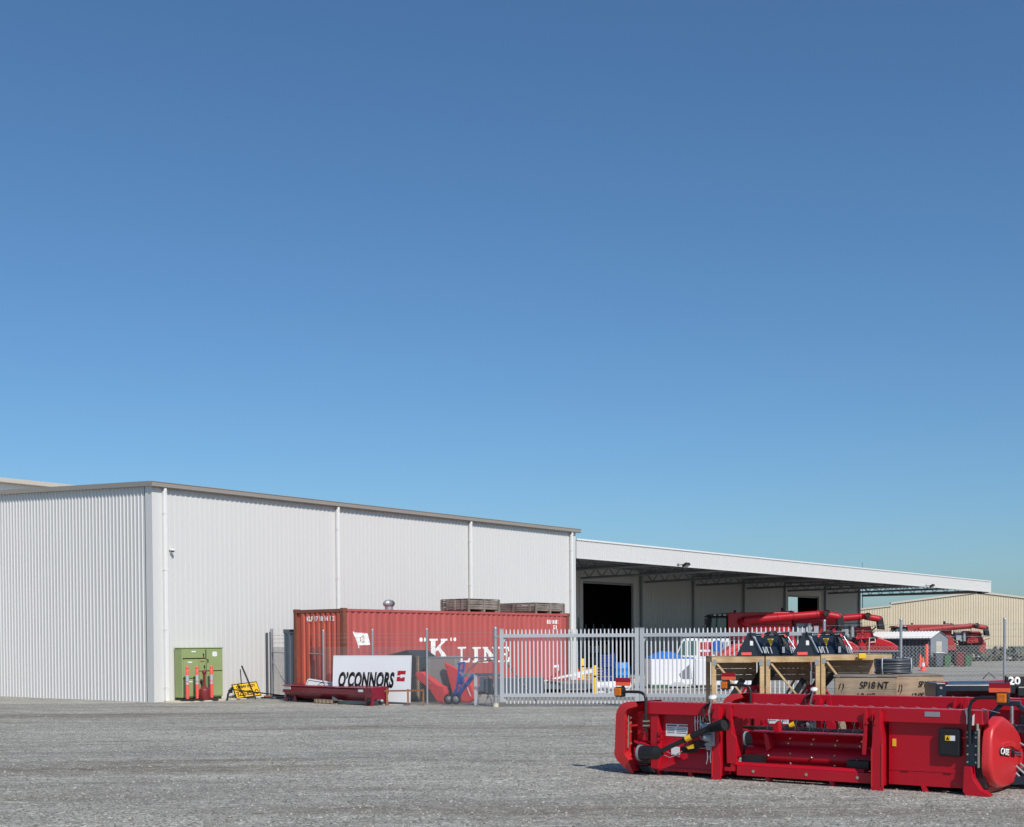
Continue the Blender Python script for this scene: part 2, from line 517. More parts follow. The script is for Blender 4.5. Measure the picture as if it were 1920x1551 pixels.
# loose stones lying on the yard near the camera: one mesh of small faceted stones
def stone_bits():
    import numpy as np
    rs = np.random.RandomState(3)
    n = 85000
    y = 11.3 + 22 * rs.rand(n) ** 1.55
    x = (rs.rand(n) - 0.5) * 0.88 * y
    r = 0.006 + 0.017 * rs.rand(n) ** 2.4
    a = rs.rand(n) * 6.283
    vs = np.zeros((n, 6, 3))
    for q in range(5):
        aa = a + q * 1.2566 + (rs.rand(n) - 0.5) * 0.7
        rr = r * (0.65 + 0.7 * rs.rand(n))
        vs[:, q, 0] = x + rr * np.cos(aa); vs[:, q, 1] = y + rr * np.sin(aa); vs[:, q, 2] = -0.002
    vs[:, 5, 0] = x + r * 0.5 * (rs.rand(n) - 0.5); vs[:, 5, 1] = y + r * 0.5 * (rs.rand(n) - 0.5); vs[:, 5, 2] = r * (0.35 + 0.6 * rs.rand(n))
    base = np.arange(n)[:, None, None] * 6
    tri = np.array([[q, (q + 1) % 5, 5] for q in range(5)])[None] + base
    me = bpy.data.meshes.new('gravel')
    me.vertices.add(n * 6); me.vertices.foreach_set('co', vs.reshape(-1))
    nf = n * 5
    me.loops.add(nf * 3); me.loops.foreach_set('vertex_index', tri.reshape(-1).astype(np.int32))
    me.polygons.add(nf); me.polygons.foreach_set('loop_start', np.arange(nf, dtype=np.int32) * 3)
    kind = rs.choice(4, size=n, p=[0.44, 0.36, 0.14, 0.06]).astype(np.int32)
    me.polygons.foreach_set('material_index', np.repeat(kind, 5))
    for nm, c_ in (('mid_grey_stone', (136, 134, 127)), ('dark_grey_stone', (108, 107, 101)), ('pale_stone', (170, 167, 157)), ('brown_stone', (128, 120, 108))):
        me.materials.append(mat(nm, c_, 0.9, var=0.25, scale=3))
    me.update(); me.validate()
    o = bpy.data.objects.new('gravel', me); col.objects.link(o)
    tag(o, 'loose grey and pale stones scattered over the gravel yard', 'gravel', kind='stuff')
stone_bits()

M['mesh_wire'] = mat('weathered_wire', (158, 162, 164), 0.6, 0.3)

M['pale_paint'] = mat('pale_grey_pale_paint', (212, 214, 216), 0.4, 0.1, var=0.03)

M['pipe'] = mat('grey_black_pipe', (80, 84, 90), 0.34, var=0.1)
# ------------------------------------------------------------------ building frame: local x runs along the long wall, local y into the building
BO = Vector((-11.359, 40.636, 0))
ANG = math.atan2(0.78105, 0.62447)
AX = Vector((0.62447, 0.78105, 0)); NY = Vector((-0.78105, 0.62447, 0))
def B(t, d, z=0.0):
    p = BO + AX * t + NY * d
    return (p.x, p.y, z)

# ---- white metal shed (left)
shed = thing('metal_shed', 'long white corrugated steel shed with taupe gutter and four white downpipes', 'shed', B(0, 0), ANG)
ln = ribs(22.2, 0.2, 0.065, 0.03, 0.028, 0.55)
MB().sheet(ln, 0.0, 6.9).build('front_wall', M['white_clad'], shed)
ln2 = ribs(13.4, 0.195, 0.062, 0.022, 0.032, 0.4)
side = MB().sheet([(y, x) for x, y in ln2][::-1], 0.0, lambda p: 6.86 + 0.0471 * p[1])
side.build('side_wall', M['white_clad'], shed)
MB().add([(22.78, 0.0, 0), (22.78, 11, 0), (22.78, 11, 6.9), (22.78, 0, 6.9)], [(0, 1, 2, 3)]).build('end_wall', M['white_clad'], shed)
c = MB().box(-0.036, 0.55, -0.036, 0.0, 0, 6.87).box(-0.036, 0.0, 0.001, 0.32, 0, 6.87)
c.build('corner_flashing', M['white_clad'], shed)
MB().box(22.62, 22.84, -0.04, 0.3, 0, 6.87).build('corner_flashing', M['white_clad'], shed)
rf = MB(); rf.add([(-0.05, -0.05, 6.93), (22.9, -0.05, 6.93), (22.9, 14, 7.59), (-0.05, 14, 7.59), (-0.05, -0.05, 6.88), (22.9, -0.05, 6.88), (22.9, 14, 7.54), (-0.05, 14, 7.54)],
                  [(0, 1, 2, 3), (7, 6, 5, 4), (0, 4, 5, 1), (1, 5, 6, 2), (2, 6, 7, 3), (3, 7, 4, 0)])
rf.build('roof', M['taupe'], shed)
gp = [(-0.21, 6.84), (-0.19, 6.815), (-0.06, 6.815), (-0.06, 6.99), (-0.2, 6.99), (-0.225, 6.975), (-0.205, 6.955), (-0.205, 6.86)]
MB().prism(gp, 'yz', -0.14, 23.05).build('gutter', M['taupe'], shed, bevel=0.008)
rk = MB()
rk.add([(-0.13, -0.06, 6.845), (-0.13, 14, 7.50), (-0.13, 14, 7.66), (-0.13, -0.06, 7.0), (0.02, -0.06, 6.845), (0.02, 14, 7.50), (0.02, 14, 7.66), (0.02, -0.06, 7.0)],
       [(3, 2, 1, 0), (4, 5, 6, 7), (0, 1, 5, 4), (2, 3, 7, 6), (0, 4, 7, 3), (1, 2, 6, 5)])
rk.build('rake_flashing', M['taupe'], shed)
for t in (0.40, 7.95, 15.4, 22.45):
    d = MB()
    d.tube([(t, -0.105, 6.86), (t, -0.14, 6.74), (t, -0.085, 6.6)], 0.06, 8)
    d.box(t - 0.065, t + 0.065, -0.155, -0.042, 0.02, 6.72)
    p = d.build('downpipe', M['white_paint'], shed, bevel=0.02)
    for z in (0.45, 2.3, 4.2, 6.0):
        MB().box(t - 0.075, t + 0.075, -0.162, -0.037, z, z + 0.035).build('strap', M['white_paint'], p)

# taller shed behind
ts = thing('tall_shed', 'taller white shed with pale taupe roof edge rising behind the long shed', 'shed', B(0, 14), ANG)
MB().sheet(ribs(26, 0.2, 0.065, 0.03, 0.028, -8), 0.0, 8.45).build('front_wall', M['white_paint'], ts)
MB().prism([(-0.3, 8.38), (-0.02, 8.38), (-0.02, 8.56), (-0.3, 8.56)], 'yz', -8.2, 18.2).build('gutter', M['taupe_light'], ts, bevel=0.015)
MB().box(-8.1, 18.1, 0, 20, 8.46, 8.54).build('roof', M['taupe_light'], ts)
for x in (-8.05, 18.0): MB().box(x, x + 0.05, 0.03, 20, 0, 8.45).build('side_wall', M['white_clad'], ts)

# ---- workshop with open canopy
wk = thing('workshop', 'long grey workshop under a deep open canopy with white ribbed fascia', 'workshop', B(0, 0), ANG)
T0, T1, D = 22.95, 79.82, 11.0
fl = ribs(T1 - T0, 0.19, 0.065, 0.03, 0.028, T0)
MB().sheet(fl, 5.7, 6.5).add([(T0, 0.03, 5.7), (T1, 0.03, 5.7), (T1, 0.03, 6.5), (T0, 0.03, 6.5)], [(3, 2, 1, 0)]).build('fascia', M['white_clad'], wk)
MB().box(T0, T1 + 0.06, -0.05, 0.25, 6.5, 6.575).box(T1, T1 + 0.05, -0.04, 0.2, 5.7, 6.5).build('fascia_cap', M['white_paint'], wk)
MB().box(T0, T1, -0.034, 0.1, 5.665, 5.702).build('fascia_trim', M['white_clad'], wk)
MB().box(T0, T1, 0.26, D + 16, 6.42, 6.48).build('roof', M['galv_dull'], wk)
def wallseg(mb, a, b, z0, z1):
    o_ = ribs(b - a, 0.19, 0.065, 0.03, 0.028, a)
    mb.sheet([(x, y + D) for x, y in o_], z0, z1)
bw = MB()
for a, b, z0, z1 in ((T0, 38.7, 0, 6.42), (44.6, 66.0, 0, 6.42), (71.8, 79.5, 0, 6.42), (38.7, 44.6, 5.95, 6.42), (66.0, 71.8, 5.8, 6.42)):
    wallseg(bw, a, b, z0, z1)
bw.build('back_wall', M['white_clad'], wk)
for a, b, h in ((38.85, 44.4, 5.58), (66.2, 71.65, 5.42)):
    j = MB().box(a - 0.35, a, D - 0.05, D + 0.12, 0, h).box(b, b + 0.35, D - 0.05, D + 0.12, 0, h).box(a - 0.35, b + 0.35, D - 0.05, D + 0.12, h, h + 0.42)
    j.build('door_surround', M['white_clad'], wk, bevel=0.01)
    rd = MB()
    for k in range(6):
        rd.box(a, b, D + 0.14 + 0.02 * (k % 2), D + 0.2, h - 0.06 + k * 0.08, h + 0.02 + k * 0.08)
    p = rd.build('roller_door', M['roller'], wk)
    MB().box(a, b, D + 0.12, D + 0.2, h - 0.13, h - 0.062).build('bottom_rail', M['galv'], p)
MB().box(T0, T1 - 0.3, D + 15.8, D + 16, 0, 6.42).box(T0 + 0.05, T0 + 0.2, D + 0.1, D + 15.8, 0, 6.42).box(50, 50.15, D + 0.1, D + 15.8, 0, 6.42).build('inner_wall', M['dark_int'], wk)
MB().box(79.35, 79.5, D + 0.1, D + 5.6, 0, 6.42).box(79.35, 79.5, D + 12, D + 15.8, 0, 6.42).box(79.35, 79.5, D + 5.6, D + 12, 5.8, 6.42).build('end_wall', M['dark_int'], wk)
for t in (45.25, 51.8, 59.0, 65.5, 72.7, 79.35):
    MB().box(t - 0.08, t + 0.08, D - 0.22, D - 0.04, 0, 6.3).build('column', M['galv'], wk, bevel=0.01)
for t in (24.2, 31.2, 38.2, 45.25, 51.8, 59.0, 65.5, 72.7, 79.6):
    m = MB()
    m.cyl((t, 0.12, 5.78), (t, D - 0.35, 5.70), 0.075, n=10)
    m.box(t - 0.06, t + 0.06, 0.1, D - 0.05, 6.24, 6.36)
    n = 11
    for k in range(n):
        a = 0.3 + k * (D - 0.8) / n; h = (D - 0.8) / n / 2
        zb = 5.78 - 0.08 * a / D
        m.bar((t, a, 6.25), (t, a + h, zb), 0.05); m.bar((t, a + h, zb), (t, a + 2 * h, 6.25), 0.05)
    m.build('truss', M['galv_dull'], wk)
for d in (1.2, 2.7, 4.2, 5.7, 7.2, 8.7, 10.2):
    MB().box(T0, T1, d, d + 0.06, 6.36, 6.42).build('purlin', M['galv_dull'], wk)
MB().box(T1 - 0.35, T1 - 0.1, 0.1, D - 0.3, 5.6, 5.74).build('end_beam', M['galv_dull'], wk)

def floodlight(t, lab):
    f = thing('floodlight', lab, 'floodlight', B(t, -0.05, 5.72), ANG, 'floodlights on the canopy edge'); f.scale = (0.72, 0.72, 0.72)
    MB().bar((0, 0, 0), (0.0, -0.35, 0.05), 0.05).bar((-0.1, -0.02, 0.1), (0.1, -0.02, 0.1), 0.05).build('bracket', M['black_steel'], f)
    h = MB().prism([(-0.35, -0.18), (-0.32, 0.02), (-0.62, 0.2), (-0.72, 0.04)], 'yz', -0.02, 0.55)
    p = h.build('lamp_head', M['black_steel'], f, bevel=0.015)
    q = MB(); q.add([(0.02, -0.375, -0.165), (0.51, -0.375, -0.165), (0.51, -0.705, 0.03), (0.02, -0.705, 0.03)], [(0, 1, 2, 3)])
    q.add([(0.02, -0.372, -0.17), (0.51, -0.372, -0.17), (0.51, -0.708, 0.025), (0.02, -0.708, 0.025)], [(3, 2, 1, 0)])
    q.build('lens', M['reflect'], p)
floodlight(31.75, 'dark floodlight tilted down under the white fascia near the tall shed end')
floodlight(65.8, 'dark floodlight under the white fascia towards the free end of the canopy')
vb = MB().box(0, 0.6, -0.2, 0.2, -0.14, 0.03)
o = vb.build('wall_lamp', M['black_steel'], None, bevel=0.03, loc=B(77.6, 0.1, 5.62), rot=(0, 0, ANG))
tag(o, 'small black lamp under the far end of the white canopy fascia', 'lamp')

cctv = thing('security_camera', 'small white dome security camera beside the first downpipe on the shed wall', 'camera', B(0.64, -0.03, 4.88), ANG); cctv.scale = (0.62, 0.62, 0.62)
MB().cyl((0, 0, 0), (0, -0.05, 0), 0.07, n=16).bar((0, -0.05, 0), (0.02, -0.16, -0.02), 0.05).build('bracket', M['white_paint'], cctv)
MB().lathe([(0.001, 0.06), (0.07, 0.05), (0.11, 0.0), (0.11, -0.05), (0.001, -0.051)], (0.02, -0.2, -0.03), 16).build('housing', M['white_paint'], cctv)
MB().lathe([(0.085, -0.05), (0.07, -0.1), (0.04, -0.125), (0.001, -0.132)], (0.02, -0.2, -0.03), 16).build('dome', M['slate'], cctv)

# ---- tan gabled building far right
tb = thing('tan_warehouse', 'wide tan corrugated warehouse with low gable roof at the back of the yard', 'warehouse', (34.12, 115, 0))
def tanroof(p):
    x = p[0]
    return 5.12 + 0.1235 * x if x < 7.7 else 6.07 - 0.125 * (x - 7.7)
MB().sheet(ribs(40, 0.225, 0.09, 0.04, 0.04, 0.0), 0, tanroof).build('gable_wall', M['tan'], tb)
tr = MB()
for a, b in ((-0.1, 7.7), (7.7, 40)):
    za, zb = tanroof((a, 0)), tanroof((b, 0))
    tr.add([(a, -0.12, za), (b, -0.12, zb), (b, -0.12, zb + 0.16), (a, -0.12, za + 0.16), (a, 0.3, za), (b, 0.3, zb), (b, 0.3, zb + 0.16), (a, 0.3, za + 0.16)],
           [(0, 1, 2, 3), (7, 6, 5, 4), (3, 2, 6, 7), (4, 5, 1, 0), (0, 3, 7, 4), (1, 5, 6, 2)])
tr.build('roof', M['tan_trim'], tb)
MB().sheet(ribs(30.0, 0.225, 0.09, 0.04, 0.04, -30.0), 0, lambda p: 4.9 + 0.105 * p[0]).build('side_annex', M['tan'], tb)
MB().add([(-30, -0.1, 1.75), (0, -0.1, 4.9), (0, -0.1, 5.02), (-30, -0.1, 1.87), (-30, 20, 1.75), (0, 20, 4.9), (0, 20, 5.02), (-30, 20, 1.87)],
         [(0, 1, 2, 3), (3, 2, 6, 7), (4, 5, 1, 0), (0, 3, 7, 4), (1, 5, 6, 2)]).build('annex_roof', M['tan_trim'], tb)
mast = MB().cyl((0, 0, 0), (0, 0, 9.5), 0.09, 0.06, n=8).cyl((0, 0, 9.5), (0, 0, 12), 0.04, 0.02, n=6)
tag(mast.build('mast', M['slate'], None, loc=(45.2, 165, 0)), 'thin grey mast standing behind the tan warehouse beyond the canopy end', 'mast')

# ---- concrete slab at the shed wall
s_ = MB().prism([(0.42, -0.045), (3.2, -0.045), (3.15, -0.75), (1.9, -0.98), (0.1, -1.06), (-0.05, -0.6)], 'xy', -0.05, 0.035)
sl_ = s_.build('paving', M['concrete'], None, bevel=0.012, loc=B(0, 0), rot=(0, 0, ANG)); sl_['kind'] = 'structure'

# ---- green electrical cabinet
gc = thing('electrical_cabinet', 'pale green steel electrical cabinet standing against the white shed wall', 'cabinet', B(0.73, -0.45, 0.035), ANG)
Wd, Hd = 1.62, 1.67
MB().box(0, Wd, 0, 0.38, 0.09, Hd).build('body', M['green'], gc, bevel=0.008)
MB().box(0.02, Wd - 0.02, 0.04, 0.36, 0.0, 0.09).build('shadow_gap_plinth', M['dark_gap'], gc)  # recessed base, coloured dark for the shadow gap under the cabinet
MB().box(-0.015, Wd + 0.02, -0.025, 0.39, Hd, Hd + 0.025).build('lid', M['green'], gc, bevel=0.005)
doors = [(0.05, 0.90, 1.36, 1.63, 0.83, 1.44), (0.05, 0.64, 0.72, 1.32, 0.0, 0), (0.665, 0.93, 0.94, 1.32, 0.86, 1.06), (0.955, 1.59, 0.945, 1.63, 1.0, 1.26), (0.05, 0.64, 0.13, 0.695, 0, 0), (0.665, 0.94, 0.13, 0.915, 0.72, 0.55), (0.955, 1.59, 0.13, 0.915, 0, 0)]
for a, b, z0, z1, hx, hz in doors:
    p = MB().box(a, b, -0.022, 0.012, z0, z1).build('door', M['green'], gc, bevel=0.005)
    if hx:
        MB().box(hx - 0.012, hx + 0.012, -0.05, -0.022, hz - 0.05, hz + 0.05).box(hx - 0.03, hx + 0.012, -0.035, -0.021, hz + 0.03, hz + 0.055).build('handle', M['black_steel'], p)
dk = MB().box(0.03, 0.935, -0.012, 0.004, 1.32, 1.36).box(0.03, 0.65, -0.012, 0.004, 0.695, 0.72).box(0.665, 1.6, -0.012, 0.004, 0.915, 0.945).box(0.93, 0.955, -0.012, 0.004, 0.12, 1.63)
dk.build('door_gap', M['dark_gap'], gc)
MB().box(0.36, 0.53, -0.026, -0.022, 1.545, 1.585).build('label_plate', M['sticker'], gc)
MB().box(0.21, 0.38, -0.026, -0.022, 1.205, 1.245).build('label_plate', M['sticker'], gc)
MB().box(0.25, 0.38, -0.026, -0.022, 0.58, 0.62).build('label_plate', M['sticker'], gc)
MB().box(0.70, 0.86, -0.026, -0.022, 1.23, 1.26).build('label_plate', M['crimson'], gc)
MB().prism([(1.19, 1.42), (1.19, 1.52), (1.22, 1.56), (1.35, 1.56), (1.38, 1.52), (1.38, 1.42), (1.34, 1.40), (1.22, 1.40)], 'xz', -0.026, -0.022).build('notice', M['sticker'], gc)

# ---- three orange bollards
bl = thing('traffic_bollard', 'orange bollard post nearest the shed corner in front of the green cabinet', 'bollard', B(0.65, -0.82, 0.035), ANG, 'orange bollards in front of the cabinet')
MB().lathe([(0.001, 0.07), (0.06, 0.07), (0.2, 0.03), (0.23, 0.0)], (0, 0, 0), 20).build('base', M['rubber'], bl)
MB().lathe([(0.052, 0.05), (0.052, 0.52)], (0, 0, 0), 18).lathe([(0.053, 0.60), (0.053, 0.63)], (0, 0, 0), 18).lathe([(0.05, 0.82), (0.05, 1.0), (0.042, 1.01), (0.042, 1.03), (0.052, 1.035), (0.052, 1.06), (0.036, 1.075), (0.036, 1.1), (0.001, 1.11)], (0, 0, 0), 18).build('post', M['orange'], bl)
MB().lathe([(0.051, 0.63), (0.051, 0.82)], (0, 0, 0), 18).lathe([(0.0515, 0.52), (0.0515, 0.60)], (0, 0, 0), 18).build('reflective_band', M['reflect'], bl)
dup(bl, B(1.03, -0.82, 0.035), ANG, 'middle orange bollard post left of the dark red cigarette bin')
dup(bl, B(1.60, -0.82, 0.035), ANG, 'orange bollard post standing right of the dark red cigarette bin')

# ---- cigarette bin
cb = thing('cigarette_bin', 'dark red steel cigarette bin with narrow neck between the orange bollards', 'bin', B(1.33, -0.80, 0.035), ANG)
MB().lathe([(0.001, 0.0), (0.16, 0.0), (0.17, 0.02), (0.17, 0.32), (0.165, 0.35), (0.10, 0.40), (0.055, 0.45)], (0, 0, 0), 24).build('bucket', M['rust_dark'], cb)
MB().lathe([(0.055, 0.45), (0.045, 0.55), (0.042, 0.8), (0.05, 0.84)], (0, 0, 0), 18).build('neck', M['rust_dark'], cb)
MB().lathe([(0.05, 0.84), (0.07, 0.87), (0.075, 0.92), (0.05, 0.96), (0.001, 0.97)], (0, 0, 0), 18).build('cap', M['rust_dark'], cb)

# ---- yellow road sign upside down
ys = thing('road_sign', 'yellow warning sign with black lettering leaning upside down against the shed wall', 'sign', B(2.78, -0.62, 0.02))
ys.rotation_euler = (R(-24), R(-4), ANG)
MB().prism([(0, 0), (1.07, 0.0), (1.07, 0.52), (0, 0.52)], 'xz', 0.0, 0.02).build('border', M['ink'], ys)
MB().box(0.03, 1.04, -0.003, 0.0, 0.03, 0.49).build('panel', M['yellow'], ys)
# text is upside down: rotated half a turn in the face of the sign
for body, s, zx, z, sx_ in (('OVERSIZE', 0.235, 0.535, 0.235, 0.92), ('LOAD AHEAD', 0.125, 0.535, 0.435, 1.0)):
    text('lettering', body, s, M['ink'], ys, (zx, -0.005, z), rot=(math.pi / 2, math.pi, 0), sx=sx_, bold=0.006, align='CENTER', depth=0.002)

# ---- black steel stand lying in front of it
bs = thing('steel_stand', 'black steel tripod stand leaning across the upside down yellow sign', 'stand', B(2.62, -0.95, 0.0), ANG)
MB().bar((0.10, -0.02, 1.12), (0.44, -0.3, 0.02), 0.055).bar((0.14, 0.1, 1.0), (0.26, 0.2, 0.5), 0.03).build('leg', M['black_steel'], bs)
MB().bar((-0.42, -0.12, 0.36), (1.9, -0.5, 0.04), 0.04).build('leg', M['black_steel'], bs)
MB().tube([(-0.58, -0.1, 0.0), (-0.54, -0.1, 0.2), (-0.46, -0.12, 0.36), (-0.36, -0.1, 0.42), (-0.3, -0.05, 0.40)], 0.035, 8).box(-0.52, -0.4, -0.16, -0.08, 0.24, 0.34).build('hinge_foot', M['black_steel'], bs)
for k, (a, b, mt, lab) in enumerate((((3.3, -1.25), (5.35, -1.75), 'black_steel', 'black steel bar lying on the gravel beside the maroon trough'), ((3.6, -1.05), (5.3, -1.5), 'rust', 'rust brown steel bar lying on gravel behind the black bar'), ((3.5, -1.5), (5.2, -1.95), 'slate', 'flat slate grey steel plate lying on gravel by the maroon trough'))):
    m = MB().bar(B(a[0], a[1], 0.05 + 0.03 * (k == 1)), B(b[0], b[1], 0.05 + 0.04 * (k == 1)), 0.28 if k == 2 else 0.07, 0.05)
    tag(m.build('steel_bar', M[mt]), lab, 'steel bar', 'steel bars on the gravel')

# ---- container
CO = Vector((-5.216, 39.70, 0))
def Cp(s, y, z=0.0):
    p = CO + AX * s + NY * y
    return (p.x, p.y, z)
ct = thing('shipping_container', 'faded red corrugated shipping container with white lettering and rusty corner posts', 'container', Cp(0, 0, 0.33), ANG)
CL, CW, CH = 11.9, 2.3, 2.6
front_line = [(0.12, 0.045)]
x = 0.2
while x + 0.28 < CL - 0.12:
    front_line += [(x, 0.045), (x + 0.05, 0.012), (x + 0.145, 0.012), (x + 0.195, 0.045)]
    x += 0.278
front_line.append((CL - 0.12, 0.045))
MB().sheet(front_line, 0.16, CH - 0.10).build('side_panel', M['cont_red'], ct)
MB().sheet([(CL - px, CW - py) for px, py in front_line], 0.16, CH - 0.1).build('side_panel', M['cont_red'], ct)
end_line = [(0.12, 0.06)]
y = 0.16
while y + 0.2 < CW - 0.1:
    end_line += [(y, 0.06), (y + 0.045, 0.012), (y + 0.15, 0.012), (y + 0.2, 0.06)]
    y += 0.233
end_line.append((CW - 0.12, 0.06))
MB().sheet([(py, px) for px, py in end_line][::-1], 0.14, CH - 0.12).build('end_panel', M['cont_end'], ct)
MB().box(CL - 0.06, CL - 0.02, 0.1, CW - 0.1, 0.14, CH - 0.12).build('end_door', M['cont_red'], ct)
for (cx, cy) in ((0, 0), (0, CW - 0.15), (CL - 0.15, 0), (CL - 0.15, CW - 0.15)):
    p = MB().box(cx, cx + 0.15, cy, cy + 0.15, 0.12, CH - 0.12).build('corner_post', M['cont_rust'], ct, bevel=0.008)
    for z in (0, CH - 0.12):
        MB().box(cx - 0.006, cx + 0.172, cy - 0.006, cy + 0.156, z, z + 0.125).build('corner_casting', M['cont_rust'], p, bevel=0.012)
MB().box(0.15, CL - 0.15, 0.0, 0.07, CH - 0.10, CH - 0.02).box(0.15, CL - 0.15, CW - 0.07, CW, CH - 0.10, CH - 0.02).build('top_rail', M['cont_red'], ct)
MB().box(0.0, 0.08, 0.15, CW - 0.15, CH - 0.12, CH - 0.02).build('end_rail', M['cont_rust'], ct)
MB().box(0.15, CL - 0.15, 0.0, 0.09, 0.02, 0.16).box(0.15, CL - 0.15, CW - 0.09, CW, 0.02, 0.16).box(0, 0.09, 0.15, CW - 0.15, 0.02, 0.14).build('bottom_rail', M['cont_red'], ct)
MB().box(0.08, CL - 0.1, 0.07, CW - 0.07, CH - 0.05, CH - 0.025).box(0.1, CL - 0.1, 0.09, CW - 0.09, 0.08, 0.13).build('roof_panel', M['cont_red'], ct)
# lettering on the ribs: "K" LINE
def shape(kind, x0, z0, w, h):
    P = {'I': [(0, 0), (1, 0), (1, .1), (.72, .13), (.72, .87), (1, .9), (1, 1), (0, 1), (0, .9), (.3, .87), (.3, .13), (0, .1)],
         'L': [(0, 0), (.93, 0), (1, .36), (.93, .36), (.8, .13), (.40, .1), (.40, .87), (.62, .9), (.62, 1), (0, 1), (0, .9), (.18, .87), (.18, .13), (0, .1)],
         'E': [(0, 0), (.95, 0), (1, .33), (.9, .33), (.76, .12), (.44, .1), (.44, .46), (.62, .45), (.66, .36), (.74, .36), (.74, .68), (.66, .68), (.62, .57), (.44, .56), (.44, .9), (.74, .88), (.87, .7), (.96, .7), (.92, 1), (0, 1), (0, .9), (.18, .87), (.18, .13), (0, .1)],
         'N': [(0, 0), (.4, 0), (.4, .09), (.27, .12), (.25, .68), (.78, 0), (.88, 0), (.88, .88), (1, .91), (1, 1), (.66, 1), (.66, .91), (.78, .88), (.78, .42), (.36, 1), (0, 1), (0, .91), (.15, .86), (.15, .12), (0, .09)],
         'K': [(0, 0), (.46, 0), (.46, .08), (.36, .1), (.36, .36), (.46, .46), (.68, .1), (.6, .08), (.6, 0), (1.05, 0), (1.05, .08), (.96, .1), (.6, .6), (.86, .9), (1, .92), (1, 1), (.6, 1), (.6, .92), (.68, .9), (.36, .52), (.36, .9), (.46, .92), (.46, 1), (0, 1), (0, .92), (.12, .9), (.12, .1), (0, .08)]}[kind]
    return [(x0 + u * w, z0 + v * h) for u, v in P]
def blob(x, z, r, n=10):
    return [(x + r * math.cos(6.2832 * k / n), z + 1.25 * r * math.sin(6.2832 * k / n)) for k in range(n)]
zz = -0.33
for pl in ([shape('K', 3.95, 1.27 + zz, 0.95, 0.70)], [shape('L', 5.42, 1.15 + zz, 0.66, 0.54)], [shape('I', 6.17, 1.14 + zz, 0.46, 0.54)], [shape('N', 6.72, 1.13 + zz, 0.78, 0.55)], [shape('E', 7.60, 1.13 + zz, 0.68, 0.55)],
           [blob(3.56, 1.94 + zz, 0.06)], [blob(3.76, 1.94 + zz, 0.06)], [blob(5.06, 1.95 + zz, 0.055)], [blob(5.26, 1.95 + zz, 0.055)]):
    conform(pl, front_line, 0.004, 'lettering', M['paint_white'], ct)
# flag emblem
conform([[(0.50, 2.17 + zz), (1.06, 2.15 + zz), (1.17, 1.78 + zz), (0.68, 1.77 + zz)], [(0.44, 2.20 + zz), (0.48, 2.20 + zz), (0.74, 1.68 + zz), (0.66, 1.68 + zz)]], front_line, 0.004, 'flag_emblem', M['paint_white'], ct)
em = []
for k in range(8):
    a0 = 6.2832 * k / 8 + 0.1; a1 = a0 + 0.55
    cxx, czz = 0.84, 1.965 + zz
    em.append([(cxx + r_ * 0.8 * math.cos(a), czz + r_ * math.sin(a)) for r_, a in ((0.12, a0), (0.12, a1), (0.085, a1), (0.085, a0))])
    if k % 2 == 0:
        em.append([(cxx + r_ * 0.8 * math.cos(a), czz + r_ * math.sin(a)) for r_, a in ((0.06, a0), (0.06, a1), (0.02, a1), (0.02, a0))])
conform(em, front_line, 0.007, 'flag_ring', M['rust'], ct)
# codes
def code(body, size, x, z, line, sx=0.8, along_end=False):
    bm = text_bm(body, size, sx=sx, bold=0.006)
    bm.faces.ensure_lookup_table()
    polys = [[(v.co.x + x, v.co.y + z) for v in f.verts] for f in bm.faces]
    bm.free()
    return polys
for body, x_, z_ in (('KFU 8818 7', 10.50, 2.53 + zz), ('5G1', 10.85, 2.33 + zz)):
    conform(code(body, 0.2, x_, z_, front_line, 0.75), front_line, 0.004, 'lettering', M['paint_white'], ct)
conform([[(10.86, 0.62), (11.25, 0.66), (11.25, 0.30), (11.17, 0.30), (11.17, 0.56), (10.86, 0.54)]], front_line, 0.004, 'corner_mark', M['paint_white'], ct)
# on the end: laid on the outer faces of its ribs
eo = MB()
bmx = text_bm('KLF 17 18 14 1 2', 0.2, sx=0.86, bold=0.008, space=1.05)
me_ = bpy.data.meshes.new('lettering')
for v in bmx.verts:
    u = v.co.x; zt = v.co.y
    v.co = Vector((0.008, CW - 0.62 - u, 2.22 + zt))
bmx.to_mesh(me_); bmx.free(); me_.materials.append(M['paint_white'])
oo = bpy.data.objects.new('lettering', me_); col.objects.link(oo); oo.parent = ct
# rooftop spinning vent
v_ = MB().cyl((0, 0, 0), (0, 0, 0.22), 0.17, n=20)
p = v_.build('turbine_vent', M['galv'], ct, loc=(2.95, 0.9, CH - 0.03)); p.scale = (0.8, 0.8, 0.85)
tv = MB()
for k in range(22):
    a = 6.2832 * k / 22
    pr = [(0.165, 0.17), (0.225, 0.21), (0.25, 0.28), (0.235, 0.35), (0.15, 0.42)]
    vs = []
    for r_, z_ in pr:
        vs += [(r_ * math.cos(a), r_ * math.sin(a), z_), (r_ * 0.9 * math.cos(a + 0.33), r_ * 0.9 * math.sin(a + 0.33), z_)]
    tv.add(vs, [(2 * i, 2 * i + 1, 2 * i + 3, 2 * i + 2) for i in range(4)], True)
tv.lathe([(0.15, 0.41), (0.08, 0.44), (0.001, 0.445)], (0, 0, 0), 20).lathe([(0.17, 0.2), (0.17, 0.40)], (0, 0, 0), 20)
tv.build('turbine', M['galv'], p)
for s, l in ((0.8, 'near'), (5.6, 'middle'), (10.8, 'far')):
    tag(MB().box(s, s + 0.25, 0.05, 2.4, 0, 0.35).build('timber_bearer', M['wood_old'], None, loc=Cp(0, 0), rot=(0, 0, ANG)), 'old timber bearer under the %s end of the red container' % l if l != 'middle' else 'old timber bearer under the middle of the red container', 'timber', 'bearers under the container')

